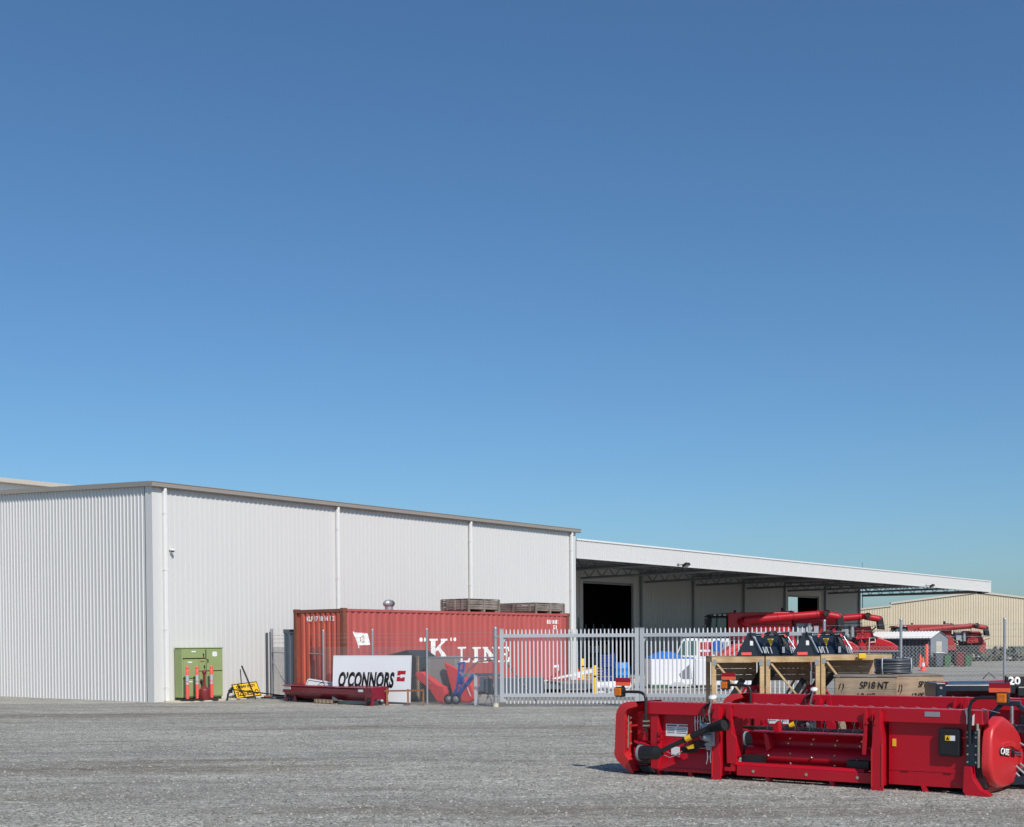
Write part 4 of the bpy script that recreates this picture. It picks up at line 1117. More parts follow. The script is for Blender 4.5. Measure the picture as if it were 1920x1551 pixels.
for q, (x, y_) in enumerate(((5.3, 56.5), (5.9, 55.5))):
    m = MB()
    for k in range(3): m.box(0.06 * k, 0.5 - 0.05 * k, 0, 0.5, 0.1 * k, 0.1 * k + 0.095)
    tag(m.build('stone_block', M['concrete'], None, bevel=0.02, loc=(x, y_, 0), rot=(0, 0, R(20 + 30 * q))), ('pale concrete blocks piled behind the meeting stiles of the gate', 'pale concrete blocks left of the large white wrapped crate')[q], 'block')

# two white wrapped crates
w1 = thing('wrapped_crate', 'big white wrapped crate with blue tarpaulin on top behind the right gate leaf', 'crate', (5.42, 50, 0), R(4))
MB().prism([(0.0, 0.12), (1.66, 0.12), (1.70, 1.2), (1.3, 1.18), (0.7, 1.21), (-0.02, 1.18)], 'xz', 0, 1.3).build('wrap', M['wrap'], w1, bevel=0.05)
MB().prism([(1.12, 0.55), (1.58, 0.98), (1.62, 0.36), (1.2, 0.36)], 'xz', -0.006, -0.001).build('painted_shadow', M['wrap_shade'], w1)  # flat grey patch paints a shadow onto the white wrap
MB().box(0.1, 1.6, 0.05, 1.25, 0.0, 0.12).build('pallet_base', M['green_dark'], w1)
jm = MB()
for q in range(7): jm.bar((0.65 + 0.05 * q, -0.08, 0.1 + 0.035 * q), (1.5 - 0.03 * q, -0.1, 0.08 + 0.04 * q), 0.02)
jm.build('strapping', M['white_dull'], w1)
bt_ = MB()
N_ = 10
vs = []
for i in range(N_ + 1):
    for j in range(5):
        x = -0.02 + 1.75 * i / N_; y_ = 1.3 * j / 4
        z = 1.2 + 0.26 * math.sin(min(1, i / N_ * 1.25) * math.pi) ** 0.8 * (0.55 + 0.45 * math.sin(j / 4 * math.pi)) + 0.02 * math.sin(i * 2.1 + j)
        vs.append((x, y_, z))
bt_.add(vs, [(i * 5 + j, (i + 1) * 5 + j, (i + 1) * 5 + j + 1, i * 5 + j + 1) for i in range(N_) for j in range(4)], True)
bt_.sheet([(-0.02 + 1.75 * i / N_, -0.012) for i in range(N_ + 1)], 1.16, lambda p: vs[5 * max(0, min(N_, round((p[0] + 0.02) / 1.75 * N_)))][2])
tpo = bt_.build('tarpaulin', M['tarp_blue'], None, loc=(5.42, 50, 0), rot=(0, 0, R(4)))
tag(tpo, 'bright blue tarpaulin draped over the big white wrapped crate', 'tarpaulin')
w2 = thing('wrapped_crate', 'plain white wrapped crate behind the gate right of the tarpaulin crate', 'crate', (7.2, 50.2, 0), R(-3))
MB().box(0, 2.05, 0, 1.2, 0.1, 1.14).build('wrap', M['wrap'], w2, bevel=0.04)
MB().box(0.1, 1.95, 0.1, 1.1, 0.0, 0.1).build('pallet_base', M['wood_grey'], w2)

# white utility truck
ut = thing('utility_truck', 'white utility truck with red chequered canopy parked behind the white wrapped crates', 'truck', (6.75, 58.6, 0), R(-4))
MB().prism([(0.0, 0.45), (0.0, 0.95), (0.12, 1.1), (0.75, 1.2), (1.05, 1.9), (1.2, 1.98), (1.75, 1.98), (1.78, 1.1), (1.78, 0.45)], 'xz', 0, 1.75).build('cab', M['white_paint'], ut, bevel=0.05)
p = MB().prism([(0.8, 1.2), (1.1, 1.86), (1.25, 1.86), (1.25, 1.2)], 'xz', -0.006, 0.0).prism([(1.32, 1.2), (1.32, 1.86), (1.68, 1.86), (1.68, 1.2)], 'xz', -0.006, 0)
p.add([(0.755, 0.12, 1.23), (0.755, 1.63, 1.23), (1.03, 1.55, 1.87), (1.03, 0.2, 1.87)], [(0, 1, 2, 3)])
p.build('window', M['glass'], ut)
MB().box(1.8, 3.2, 0.0, 1.75, 0.75, 1.96).build('canopy', M['white_paint'], ut, bevel=0.03)
ch = MB()
for (a, b_, z0, z1) in ((1.86, 2.10, 1.46, 1.80), (2.12, 2.36, 1.46, 1.80), (1.86, 2.10, 1.16, 1.36), (2.12, 2.36, 1.16, 1.36)):
    ch.box(a, b_, -0.006, 0, z0, z1)
ch.build('red_squares', M['crimson'], ut)
MB().cyl((2.62, -0.14, 1.62), (2.62, 0.0, 1.62), 0.26, n=20).build('hose_reel', M['blue'], ut)
MB().box(2.75, 3.1, -0.1, 0, 1.35, 1.85).build('steel_tank', M['galv'], ut, bevel=0.03)
rkm = MB()
for q in range(5): rkm.bar((1.1 + 0.5 * q, 0.1, 2.06), (1.1 + 0.5 * q, 1.65, 2.06), 0.04)
rkm.bar((1.05, 0.12, 2.08), (3.2, 0.12, 2.08), 0.05).bar((1.05, 1.63, 2.08), (3.2, 1.63, 2.08), 0.05).bar((1.2, 0.12, 1.97), (1.2, 0.12, 2.08), 0.04).bar((3.0, 0.12, 1.95), (3.0, 0.12, 2.08), 0.04)
rkm.build('roof_rack', M['galv'], ut)
MB().box(1.78, 3.9, 0.0, 1.75, 0.6, 0.74).build('tray', M['galv_dull'], ut)
for x in (0.65, 2.9):
    for y_ in (0.0, 1.55):
        p = MB().lathe([(0.2, -0.0), (0.34, 0.0), (0.36, 0.04), (0.36, 0.17), (0.34, 0.2), (0.2, 0.2)], (x, y_ - 0.02, 0.36), 22, axis=(0, 1, 0)).build('wheel', M['rubber'], ut)
        MB().lathe([(0.001, 0.02), (0.1, 0.03), (0.2, 0.01), (0.2, 0.18), (0.001, 0.18)], (x, y_ - 0.02, 0.36), 18, axis=(0, 1, 0)).build('rim', M['galv'], p)
# faded red header part
rp_ = thing('red_snout', 'faded red sloping crop divider lying behind the right gate leaf', 'divider', (7.5, 46.5, 0), R(3))
MB().prism([(0.0, 1.25), (0.1, 1.35), (0.65, 1.72), (1.5, 1.78), (2.0, 2.02), (2.05, 1.6), (1.4, 1.25)], 'xz', 0, 0.9).build('shell', M['red_pink'], rp_, bevel=0.05)
MB().box(0.5, 1.6, 0.1, 0.8, 0.0, 1.26).build('stand', M['wrap'], rp_)
MB().tube([(0.3, -0.02, 1.3), (1.0, -0.05, 1.75), (1.9, -0.05, 2.05)], 0.012, 6).build('cable', M['red'], rp_)
# ------------------------------------------------------------------ crop headers (local x along the header, y away from the camera)
HA = R(-37.23)
def arc(cx_, cz_, r, a0, a1, n=6):
    return [(cx_ + r * math.cos(R(a0 + (a1 - a0) * q / n)), cz_ + r * math.sin(R(a0 + (a1 - a0) * q / n))) for q in range(n + 1)]

def marker_lamp(h, side, cx_, cz_, bx, arm):
    l = MB(); l.tube(arm, 0.021, 10)
    p = l.build('lamp_arm', M['black'], h)
    b = MB().box(cx_ - 0.068, cx_ + 0.068, -0.055, 0.05, cz_ - 0.07, cz_ + 0.07)
    q = b.build('lamp_housing', M['black'], p, bevel=0.022)
    MB().box(cx_ - 0.054, cx_ + 0.054, -0.078, -0.05, cz_ - 0.052, cz_ + 0.056).box(cx_ - 0.05, cx_ + 0.05, 0.05, 0.075, cz_ - 0.05, cz_ + 0.05).build('lens', M['amber'], p, bevel=0.014)
    bd = MB().box(bx, bx + 0.235, -0.012, 0.0, 1.205, 1.255)
    bd.cur = 1; bd.box(bx, bx + 0.235, -0.012, 0.0, 1.255, 1.315)
    bd.cur = 2; bd.box(bx + 0.09, bx + 0.13, 0.0, 0.012, cz_ + 0.06, 1.31)
    bd.build('warning_board', [M['fluoro'], M['refl_red'], M['black']], p)

h1 = thing('crop_header', 'long red harvester header with side shield and drive shaft nearest the camera', 'header', (1.813, 17.453, 0), HA, 'red crop headers parked in the yard')
# main beam and end boxes
MB().box(0.0, 4.52, 0.0, 0.24, 0.825, 0.992).build('top_beam', M['red'], h1, bevel=0.008)
MB().box(1.40, 3.15, -0.008, 0.0, 0.812, 0.832).build('beam_lip', M['red'], h1)
# left body
MB().prism([(0.115, 0.83), (0.135, 0.83), (0.135, 0.46), (0.08, 0.08), (0.06, 0.08), (0.115, 0.47)], 'yz', 0.2, 1.07).build('back_panel', M['red'], h1)
MB().box(0.07, 0.20, 0.02, 0.32, 0.08, 0.825).prism([(0.20, 0.60), (0.30, 0.60), (0.20, 0.52)], 'xz', 0.0, 0.03).prism([(0.20, 0.50), (0.27, 0.50), (0.20, 0.44)], 'xz', 0.0, 0.03).build('end_post', M['red'], h1, bevel=0.006)
MB().box(0.09, 1.07, 0.04, 0.10, 0.06, 0.10).build('sill', M['red'], h1)
# left rounded drive cover
outer = [(-0.10, 0.995)] + arc(-0.21, 0.775, 0.215, 95, 178, 8) + [(-0.445, 0.34)] + arc(-0.27, 0.30, 0.185, 185, 235, 5) + [(-0.17, 0.0), (-0.13, 0.02)]
inner = [(-0.10, 0.965)] + arc(-0.21, 0.775, 0.185, 95, 178, 8) + [(-0.415, 0.34)] + arc(-0.27, 0.30, 0.155, 185, 235, 5) + [(-0.19, 0.05), (-0.15, 0.05)]
n_ = len(outer)
cv = MB()
vs = [(x, -0.06, z) for x, z in outer] + [(x, 0.62, z) for x, z in outer] + [(x + 0.0, -0.06, z) for x, z in inner] + [(x, 0.62, z) for x, z in inner]
fs = []
for q in range(n_ - 1):
    fs += [(q, q + 1, n_ + q + 1, n_ + q)]
    fs += [(2 * n_ + q + 1, 2 * n_ + q, 3 * n_ + q, 3 * n_ + q + 1)]
cv.add(vs, fs, True)
# the face towards the camera: a flat return flange with crisp edges
ret = [(-0.06, 0.935)] + arc(-0.165, 0.80, 0.105, 95, 178, 8) + [(-0.27, 0.36)] + arc(-0.16, 0.31, 0.12, 185, 235, 5) + [(-0.16, 0.07), (-0.13, 0.04)]
for A_, ya, B_, yb in ((outer, -0.06, outer, -0.075), (outer, -0.075, ret, -0.095), (ret, -0.095, ret, 0.08)):
    vs = [(x, ya, z) for x, z in A_] + [(x, yb, z) for x, z in B_]
    cv.add(vs, [(q + 1, q, n_ + q, n_ + q + 1) for q in range(n_ - 1)], A_ is B_)
cv.add([(x, 0.62, z) for x, z in outer], [tuple(range(n_))])
cv.build('drive_cover', M['red_shield'], h1)
tb_ = MB().bar((-0.215, -0.094, 0.36), (-0.205, -0.094, 0.80), 0.012, 0.008)
for z in (0.42, 0.58, 0.70, 0.77): tb_.cyl((-0.19, -0.07, z), (-0.19, -0.05, z), 0.012, n=8)
tb_.build('trim_strip', M['bolt'], h1)
MB().box(-0.2, 0.07, 0.12, 0.5, 0.36, 0.84).prism([(-0.2, 0.42), (0.05, 0.36), (0.06, 0.40), (-0.2, 0.46)], 'xz', 0.02, 0.13).box(-0.1, 0.0, 0.08, 0.13, 0.45, 0.62).build('inner_panel', M['red'], h1, bevel=0.01)
MB().prism([(-0.22, 0.36), (-0.06, 0.36), (0.0, 0.30), (0.0, 0.12), (-0.1, 0.08), (-0.22, 0.16)], 'xz', 0.05, 0.3).build('gearbox_mount', M['red'], h1, bevel=0.01)
MB().box(-0.12, 0.06, -0.02, 0.2, 0.14, 0.40).cyl((-0.06, -0.03, 0.35), (-0.06, 0.0, 0.35), 0.07, n=14).prism([(-0.14, 0.12), (0.1, 0.12), (0.14, 0.02), (-0.08, 0.02)], 'xz', 0.02, 0.3).build('gearbox', M['black_steel'], h1, bevel=0.02)
# drive shaft
ps = MB()
a0, a1 = Vector((0.02, -0.13, 0.305)), Vector((0.30, -0.20, 0.325))
ps.cyl(a0, a1, 0.098, 0.092, n=24)
ps.cyl(a0 - (a1 - a0) * 0.06, a0, 0.104, n=24)
ps.cyl(a1, a1 + (a1 - a0) * 0.28, 0.088, 0.05, n=24)
s0, s1 = a1 + Vector((0.04, -0.01, 0.01)), Vector((1.06, -0.16, 0.675))
ps.tube([s0, s0 + (s1 - s0) * 0.03, s0 + (s1 - s0) * 0.5], [0.036, 0.03, 0.03], 14)
ps.tube([s0 + (s1 - s0) * 0.5, s0 + (s1 - s0) * 0.505, s1], [0.03, 0.038, 0.038], 14)
sh = ps.build('drive_shaft', M['black'], h1)
rg = MB()
dd = (Vector((1.31, -0.22, 0.735)) - s1).normalized()
for q in range(10):
    c_ = s1 + dd * (0.02 + q * 0.024)
    rg.cyl(c_, c_ + dd * 0.012, 0.05 + 0.0028 * q + 0.006, n=18); rg.cyl(c_ + dd * 0.012, c_ + dd * 0.024, 0.046 + 0.0028 * q, n=18)
rg.cyl(s1 + dd * 0.26, s1 + dd * 0.30, 0.082, 0.086, n=20, cap=False); rg.cyl(s1 + dd * 0.262, s1 + dd * 0.264, 0.08, n=20)
rg.build('ribbed_guard', M['rubber'], sh)
lb = MB(); u_ = s0 + (s1 - s0) * 0.55; v2 = s0 + (s1 - s0) * 0.66
lb.cyl(u_, v2, 0.0395, n=14)
lb.build('warning_label', M['yellow'], sh)
u3 = Vector((0.72, -0.17, 0.455))
MB().prism([(0.70, 0.42), (0.83, 0.46), (0.82, 0.40), (0.74, 0.385)], 'xz', -0.13, -0.12).build('warning_label', M['yellow'], sh)
MB().cyl(a0 + Vector((-0.03, 0, 0.0)), a0 + Vector((0.0, 0, 0)), 0.11, n=22).build('collar', M['galv_dull'], sh)
MB().bar((0.25, -0.17, 0.40), (0.62, -0.14, 0.28), 0.008).tube([(0.42, -0.20, 0.30), (0.5, -0.2, 0.27), (0.6, -0.18, 0.31), (0.66, -0.15, 0.36)], 0.007, 6).build('safety_chain', M['chrome'], sh)
# hydraulics
hy = MB()
for q, x in enumerate((0.72, 0.76, 0.80, 0.84)):
    hy.tube([(x, 0.1, 0.82), (x, 0.09, 0.74 - 0.02 * q), (x + 0.01, 0.085, 0.62 - 0.05 * q), (x + 0.06, 0.1, 0.58 - 0.05 * q), (x + 0.2, 0.08, 0.60 - 0.03 * q)], 0.008, 6)
    hy.cyl((x, 0.11, 0.72), (x, 0.11, 0.76), 0.014, n=8)
hy.tube([(0.80, 0.1, 0.46), (0.78, 0.08, 0.38), (0.92, 0.06, 0.40), (1.05, 0.04, 0.42)], 0.009, 6)
hy.build('hydraulic_pipe', M['chrome'], h1)
MB().cyl((0.88, 0.03, 0.685), (1.03, 0.0, 0.685), 0.058, n=18).cyl((0.86, 0.03, 0.685), (0.88, 0.03, 0.685), 0.066, n=18).build('accumulator', M['galv'], h1)
MB().box(0.90, 0.98, -0.036, -0.02, 0.62, 0.66).build('warning_label', M['yellow'], h1)
MB().box(0.97, 1.12, -0.12, 0.02, 0.44, 0.64).cyl((1.0, -0.14, 0.55), (1.1, -0.14, 0.55), 0.05, n=12).box(0.98, 1.08, -0.1, 0.0, 0.38, 0.46).box(1.0, 1.1, -0.12, 0.0, 0.66, 0.74).build('valve_block', M['galv_dull'], h1, bevel=0.015)
hs = MB()
for q in range(4):
    hs.tube([(1.0 + 0.03 * q, -0.1, 0.5), (0.9 - 0.03 * q, -0.13, 0.42 + 0.02 * q), (0.8, -0.05, 0.35 + 0.02 * q), (0.55, 0.02, 0.33 + 0.02 * q)], 0.016, 8)
hs.tube([(1.02, -0.05, 0.72), (0.96, -0.1, 0.82), (0.93, -0.06, 0.92), (1.0, 0.0, 1.0)], 0.014, 8)
hs.build('hydraulic_hose', M['rubber'], h1)
# gauge lever on top
lv = MB().tube([(1.05, -0.06, 0.70), (1.03, -0.08, 0.80), (1.03, -0.09, 0.90), (1.075, -0.08, 1.05)], 0.013, 8)
lv.box(1.02, 1.05, -0.1, -0.06, 0.87, 0.91)
p = lv.build('gauge_lever', M['chrome'], h1)
MB().lathe([(0.001, 0.0), (0.05, 0.0), (0.055, 0.01), (0.05, 0.03), (0.001, 0.035)], (1.08, -0.08, 1.065), 18, axis=(0.1, -0.45, 0.9)).build('gauge', M['white_paint'], p)
MB().tube([(1.0, -0.08, 0.36), (1.01, -0.09, 0.28), (0.99, -0.09, 0.2)], 0.01, 6).tube([(1.06, -0.09, 0.38), (1.05, -0.1, 0.3), (1.06, -0.1, 0.22)], 0.008, 6).build('safety_chain', M['chrome'], h1)
# decals on the left panel
dc = MB().add([(0.26, 0.110, 0.695), (0.26, 0.110, 0.53), (0.60, 0.110, 0.53), (0.60, 0.110, 0.695)], [(0, 1, 2, 3)])
p = dc.build('notice_plate', M['sticker'], h1)
q = MB()
for i in range(2):
    q.cur = i
    q.box(0.28 + 0.18 * i, 0.43 + 0.17 * i, 0.105, 0.109, 0.665, 0.683)
for z in (0.64, 0.62, 0.60, 0.575): q.cur = 0; q.box(0.285, 0.40, 0.106, 0.109, z, z + 0.006).box(0.43, 0.58, 0.106, 0.109, z, z + 0.006)
q.build('printing', [M['slate'], M['crimson']], p)
MB().box(0.36, 0.49, -0.002, 0.004, 0.30, 0.41).build('notice_plate', M['sticker'], h1, loc=(0, 0.08, -0.02))
# masts
def mast_plate(poly, y0, y1, flange):
    m = MB().prism(poly, 'xz', y0, y0 + 0.02)
    m.box(flange[0], flange[0] + 0.014, y0 + 0.02, y1, flange[1], flange[2])
    m.box(flange[3], flange[3] + 0.014, y0 + 0.02, y1, flange[1] + 0.05, flange[2])
    m.cyl((flange[0] + 0.05, y0 - 0.012, flange[2] - 0.14), (flange[0] + 0.05, y0, flange[2] - 0.14), 0.018, n=10)
    return m.build('mast', M['red'], h1, bevel=0.004)
mast_plate([(1.06, -0.02), (1.205, -0.02), (1.20, 0.28), (1.18, 0.36), (1.18, 0.975), (1.12, 0.975), (1.075, 0.8), (1.07, 0.2)], -0.10, 0.25, (1.07, 0.0, 0.95, 1.165))
mast_plate([(1.25, 0.90), (1.29, 0.98), (1.325, 0.98), (1.33, 0.62), (1.40, 0.56), (1.40, 0.22), (1.26, 0.22), (1.25, 0.60)], -0.04, 0.3, (1.255, 0.24, 0.92, 1.31))
mast_plate([(3.10, 0.42), (3.15, 0.42), (3.165, 0.66), (3.16, 0.985), (3.125, 0.985), (3.115, 0.8), (3.125, 0.7), (3.105, 0.6)], -0.06, 0.3, (3.12, 0.5, 0.95, 3.14))
mast_plate([(3.225, -0.02), (3.385, -0.02), (3.38, 0.60), (3.35, 0.78), (3.345, 0.985), (3.31, 0.985), (3.26, 0.82), (3.235, 0.5)], -0.10, 0.25, (3.235, 0.0, 0.95, 3.33))
for x, z0, z1 in ((3.368, 0.06, 0.56), (3.24, 0.04, 0.5), (1.08, 0.04, 0.7)):
    MB().bar((x, -0.104, z0), (x, -0.104, z1), 0.012, 0.008).build('weld_seam', M['red_shield'], h1)
MB().prism([(1.205, 0.2), (1.26, 0.2), (1.26, 0.66), (1.205, 0.8)], 'xz', 0.15, 0.3).box(3.16, 3.23, 0.12, 0.3, 0.06, 0.6).build('web_plate', M['red'], h1)
# centre opening: trough, auger, lower beam
tr_ = []
for q in range(9):
    a = R(100 + 100 * q / 8)
    tr_.append((0.62 + 0.27 * math.cos(a), 0.36 + 0.27 * math.sin(a)))
tm = MB()
ln_ = [(0.30, 0.615), (0.34, 0.60)] + [(0.36 + 0.06 * math.sin(q / 8 * math.pi), 0.58 - 0.19 * q / 8) for q in range(9)]
tm.add([(1.40, y_, z) for y_, z in ln_] + [(3.14, y_, z) for y_, z in ln_], [(q, len(ln_) + q, len(ln_) + q + 1, q + 1) for q in range(len(ln_) - 1)], True)
tm.box(1.40, 3.14, 0.30, 0.62, 0.612, 0.625)
tm.build('feed_trough', M['red'], h1)
ag = MB().cyl((1.38, 0.36, 0.31), (3.16, 0.36, 0.31), 0.125, n=28)
p = ag.build('auger', M['red'], h1)
fn = MB()
for q in range(5):
    x = 1.72 + 0.3 * q; a = q * 2.4
    for aa in (-0.9, 0.1):
        yy, zz_ = 0.36 - 0.128 * math.cos(aa + 0.3 * (q % 2)), 0.31 + 0.128 * math.sin(aa + 0.3 * (q % 2))
        fn.lathe([(0.001, 0.02), (0.012, 0.015), (0.016, 0.0)], (x, yy, zz_), 8, axis=(0, -math.cos(aa), math.sin(aa)))
fn.build('stud', M['bolt'], p)
tn = MB()
for q in range(5):
    x = 1.66 + 0.32 * q
    tn.cyl((x, 0.31, 0.50), (x, 0.27, 0.49), 0.012, n=8).cyl((x + 0.02, 0.33, 0.56), (x + 0.02, 0.28, 0.55), 0.010, n=8)
tn.build('trough_bolt', M['bolt'], h1)
MB().prism([(1.66, 0.61), (1.72, 0.58), (1.76, 0.42), (1.70, 0.38), (1.68, 0.46)], 'xz', 0.22, 0.34).prism([(1.66, 0.60), (1.74, 0.62), (1.72, 0.76), (1.66, 0.70)], 'xz', 0.5, 0.6).build('stripper_plate', M['red'], h1)
MB().box(1.40, 1.68, 0.10, 0.24, 0.225, 0.325).build('rubber_flap', M['black'], h1)
MB().box(2.84, 3.12, 0.10, 0.24, 0.225, 0.325).build('rubber_flap', M['black'], h1)
MB().box(1.38, 3.22, 0.0, 0.16, 0.065, 0.195).prism([(0.0, 0.197), (0.16, 0.197), (0.12, 0.235), (0.03, 0.235)], 'yz', 1.36, 3.1).build('lower_beam', M['red'], h1, bevel=0.006)
hb_ = MB()
for x in (1.62, 2.35, 3.02): hb_.cyl((x, -0.006, 0.13), (x, 0.0, 0.13), 0.02, n=10)
hb_.build('bolt', M['bolt'], h1)
MB().prism([(1.22, 0.12), (1.36, 0.12), (1.36, 0.28), (1.31, 0.28), (1.31, 0.17), (1.22, 0.17)], 'xz', -0.03, 0.1).build('hook', M['red'], h1)
# reel tines seen through the opening
tz = MB()
for q in range(9):
    x = 1.42 + 0.2 * q
    tz.cyl((x, 0.75, 0.80), (x + 0.22, 0.5, 0.60), 0.006, n=5).cyl((x + 0.05, 0.8, 0.80), (x + 0.05, 0.7, 0.62), 0.006, n=5)
tz.box(1.3, 3.4, 0.72, 0.76, 0.60, 0.64)
tz.build('reel_tine', M['black_steel'], h1)
for q in range(2):
    MB().cyl((-0.05, 0.95, 0.63), (4.5, 0.95, 0.63), 0.022, n=10).build('reel_tube', M['black_steel'], h1) if q == 0 else None
tw = MB()
for q in range(22):
    x = 0.15 + 0.2 * q
    tw.cyl((x, 0.55, 0.985), (x + 0.1, 0.9, 0.92), 0.004, n=5)
tw.build('reel_wire', M['galv_dull'], h1)
MB().box(0.1, 4.5, 0.28, 1.35, 0.05, 0.09).build('floor_pan', M['red'], h1)
MB().box(0.1, 1.2, 0.33, 0.36, 0.1, 0.82).box(3.25, 4.45, 0.33, 0.36, 0.1, 0.82).build('front_panel', M['red'], h1)
# right panel
MB().box(3.385, 4.32, 0.08, 0.11, 0.07, 0.83).box(3.385, 4.32, 0.075, 0.08, 0.245, 0.25).build('back_panel', M['red'], h1)
sl2 = MB()
for x in (3.55, 4.06): sl2.box(x, x + 0.09, 0.065, 0.08, 0.245, 0.258)
sl2.build('panel_slot', M['red'], h1)
MB().box(3.43, 3.475, 0.074, 0.08, 0.53, 0.62).build('warning_label', M['yellow'], h1)
MB().box(3.85, 4.03, -0.004, 0.0, 0.905, 0.962).build('serial_plate', M['galv'], h1)
cbx = MB().box(4.0, 4.27, 0.005, 0.08, 0.44, 0.77)
p = cbx.build('manual_box', M['black'], h1, bevel=0.03)
q = MB().box(4.09, 4.15, 0.0, 0.006, 0.63, 0.69); q.cur = 1; q.box(4.15, 4.205, 0.0, 0.006, 0.63, 0.69); q.cur = 2; q.prism([(4.10, 0.64), (4.14, 0.64), (4.12, 0.68)], 'xz', -0.002, 0.0005)
q.build('warning_label', [M['yellow'], M['sticker'], M['ink']], p)
np_ = MB().box(4.335, 4.465, 0.0, 0.03, 0.345, 0.76)
p = np_.build('side_plate', M['navy'], h1, bevel=0.004)
bq = MB()
for x in (4.352, 4.448):
    for z in (0.39, 0.48, 0.58, 0.68, 0.735): bq.cyl((x, -0.01, z), (x, 0.0, z), 0.011, n=8)
bq.build('bolt', M['bolt'], p)
MB().box(4.472, 4.486, -0.02, 0.02, 0.33, 0.78).cyl((4.47, -0.02, 0.76), (4.47, -0.02, 0.84), 0.016, n=8).build('trim_strip', M['bolt'], h1)
MB().prism([(4.30, 0.05), (4.34, -0.01), (4.58, -0.03), (4.62, 0.02), (4.50, 0.08), (4.42, 0.20), (4.40, 0.34), (4.315, 0.34)], 'xz', -0.02, 0.10).box(4.33, 4.5, 0.1, 1.2, 0.0, 0.06).build('skid_shoe', M['red'], h1, bevel=0.006)
MB().prism([(4.40, 0.08), (4.52, 0.08), (4.52, 0.5), (4.40, 0.5)], 'xz', 0.1, 0.9).build('end_drive', M['black_steel'], h1)
MB().prism([(4.36, 0.83), (4.48, 0.83), (4.44, 0.70), (4.36, 0.66)], 'xz', 0.05, 0.2).build('gusset', M['red'], h1)
hk = MB().prism([(4.33, 0.99), (4.352, 0.99), (4.372, 0.93), (4.366, 0.84), (4.345, 0.83), (4.345, 0.92)], 'xz', -0.03, -0.015).prism([(4.415, 0.93), (4.435, 0.95), (4.43, 0.82), (4.41, 0.82)], 'xz', -0.03, -0.015)
hk.build('clamp', M['white_paint'], h1)
# right side shield: a domed plate closing the end
yz = [(0.42, 0.905), (0.55, 0.90), (0.90, 0.79), (1.2, 0.65), (1.36, 0.42), (1.28, 0.16), (0.92, 0.06), (0.40, 0.055), (0.16, 0.14), (0.03, 0.32), (0.06, 0.62), (0.14, 0.80)]
cy_, cz_ = 0.65, 0.47
lay = [(4.50, 1.0), (4.57, 1.0), (4.595, 0.985), (4.608, 0.955), (4.613, 0.91), (4.616, 0.86), (4.622, 0.6), (4.628, 0.3), (4.63, 0.0)]
vs = []
sub2 = []
for i in range(len(yz)):       # slightly eased corners
    a, b, c_ = yz[i - 1], yz[i], yz[(i + 1) % len(yz)]
    for u, wgt in ((a, 0.28), (None, 0), (c_, 0.28)):
        if u is None:
            sub2.append((b[0] * 0.84 + (a[0] + c_[0]) * 0.08, b[1] * 0.84 + (a[1] + c_[1]) * 0.08))
        else:
            sub2.append((b[0] * (1 - wgt) + u[0] * wgt, b[1] * (1 - wgt) + u[1] * wgt))
for x, s_ in lay:
    for y_, z in sub2:
        yy, z2 = cy_ + (y_ - cy_) * s_, cz_ + (z - cz_) * s_
        dent = 0.0
        t_ = (z2 - 0.56) - (0.75 - yy) * 0.25
        if 0 < s_ < 0.95: dent = -0.02 * math.exp(-(t_ / 0.07) ** 2)
        vs.append((x + dent, yy, z2))
k_ = len(sub2)
shm = MB(); shm.add(vs, [(i * k_ + j, (i + 1) * k_ + j, (i + 1) * k_ + (j + 1) % k_, i * k_ + (j + 1) % k_) for i in range(len(lay) - 1) for j in range(k_)], True)
p = shm.build('side_shield', M['red_shield'], h1)
bm0 = MB().prism([(0.42, 0.60), (0.75, 0.60), (1.1, 0.50), (1.12, 0.44), (0.75, 0.53), (0.42, 0.53)], 'yz', 4.60, 4.632)
bm0.build('shield_ridge', M['red_shield'], p, bevel=0.015)
RT = (math.pi / 2, R(7), math.pi / 2)
text('lettering', 'CASE', 0.105, M['ink'], p, (4.632, 0.30, 0.475), rot=RT, bold=0.015, depth=0.003, shear=0.1, sx=1.35)
text('lettering', 'CASE', 0.105, M['paint_white'], p, (4.6355, 0.30, 0.475), rot=RT, bold=0.003, depth=0.003, shear=0.1, sx=1.35)
text('lettering', 'IH', 0.105, M['ink'], p, (4.632, 0.72, 0.425), rot=RT, bold=0.012, depth=0.004, sx=1.35)
MB().prism([(0.93, 0.44), (1.2, 0.41), (1.2, 0.43), (0.93, 0.46)], 'yz', 4.60, 4.632).prism([(0.96, 0.41), (1.22, 0.38), (1.22, 0.395), (0.96, 0.425)], 'yz', 4.60, 4.632).build('stripe', M['slate'], p)
# feet
for x in (0.13, 0.62, 1.75, 2.62, 3.78):
    MB().prism([(x, 0.08), (x + 0.05, 0.08), (x + 0.085, -0.01), (x + 0.03, -0.02)], 'xz', 0.06, 0.14).build('foot', M['red'], h1)
marker_lamp(h1, 'l', -0.40, 1.12, -0.467, [(0.03, -0.03, 0.58), (0.03, -0.03, 1.03), (0.015, -0.03, 1.085), (-0.03, -0.03, 1.115), (-0.09, -0.03, 1.125), (-0.34, -0.03, 1.125)])
clm = MB()
for z in (0.66, 0.72): clm.box(0.0, 0.06, -0.06, 0.02, z, z + 0.02)
clm.build('clamp', M['bolt'], h1)
marker_lamp(h1, 'r', 4.752, 1.140, 4.595, [(4.385, -0.04, 0.60), (4.385, -0.04, 1.02), (4.405, -0.04, 1.09), (4.46, -0.04, 1.135), (4.53, -0.04, 1.145), (4.70, -0.04, 1.145)])
dup(h1, (3.70, 19.95, 0), R(-34), 'red harvester header parked behind the nearest one before the timber frames')

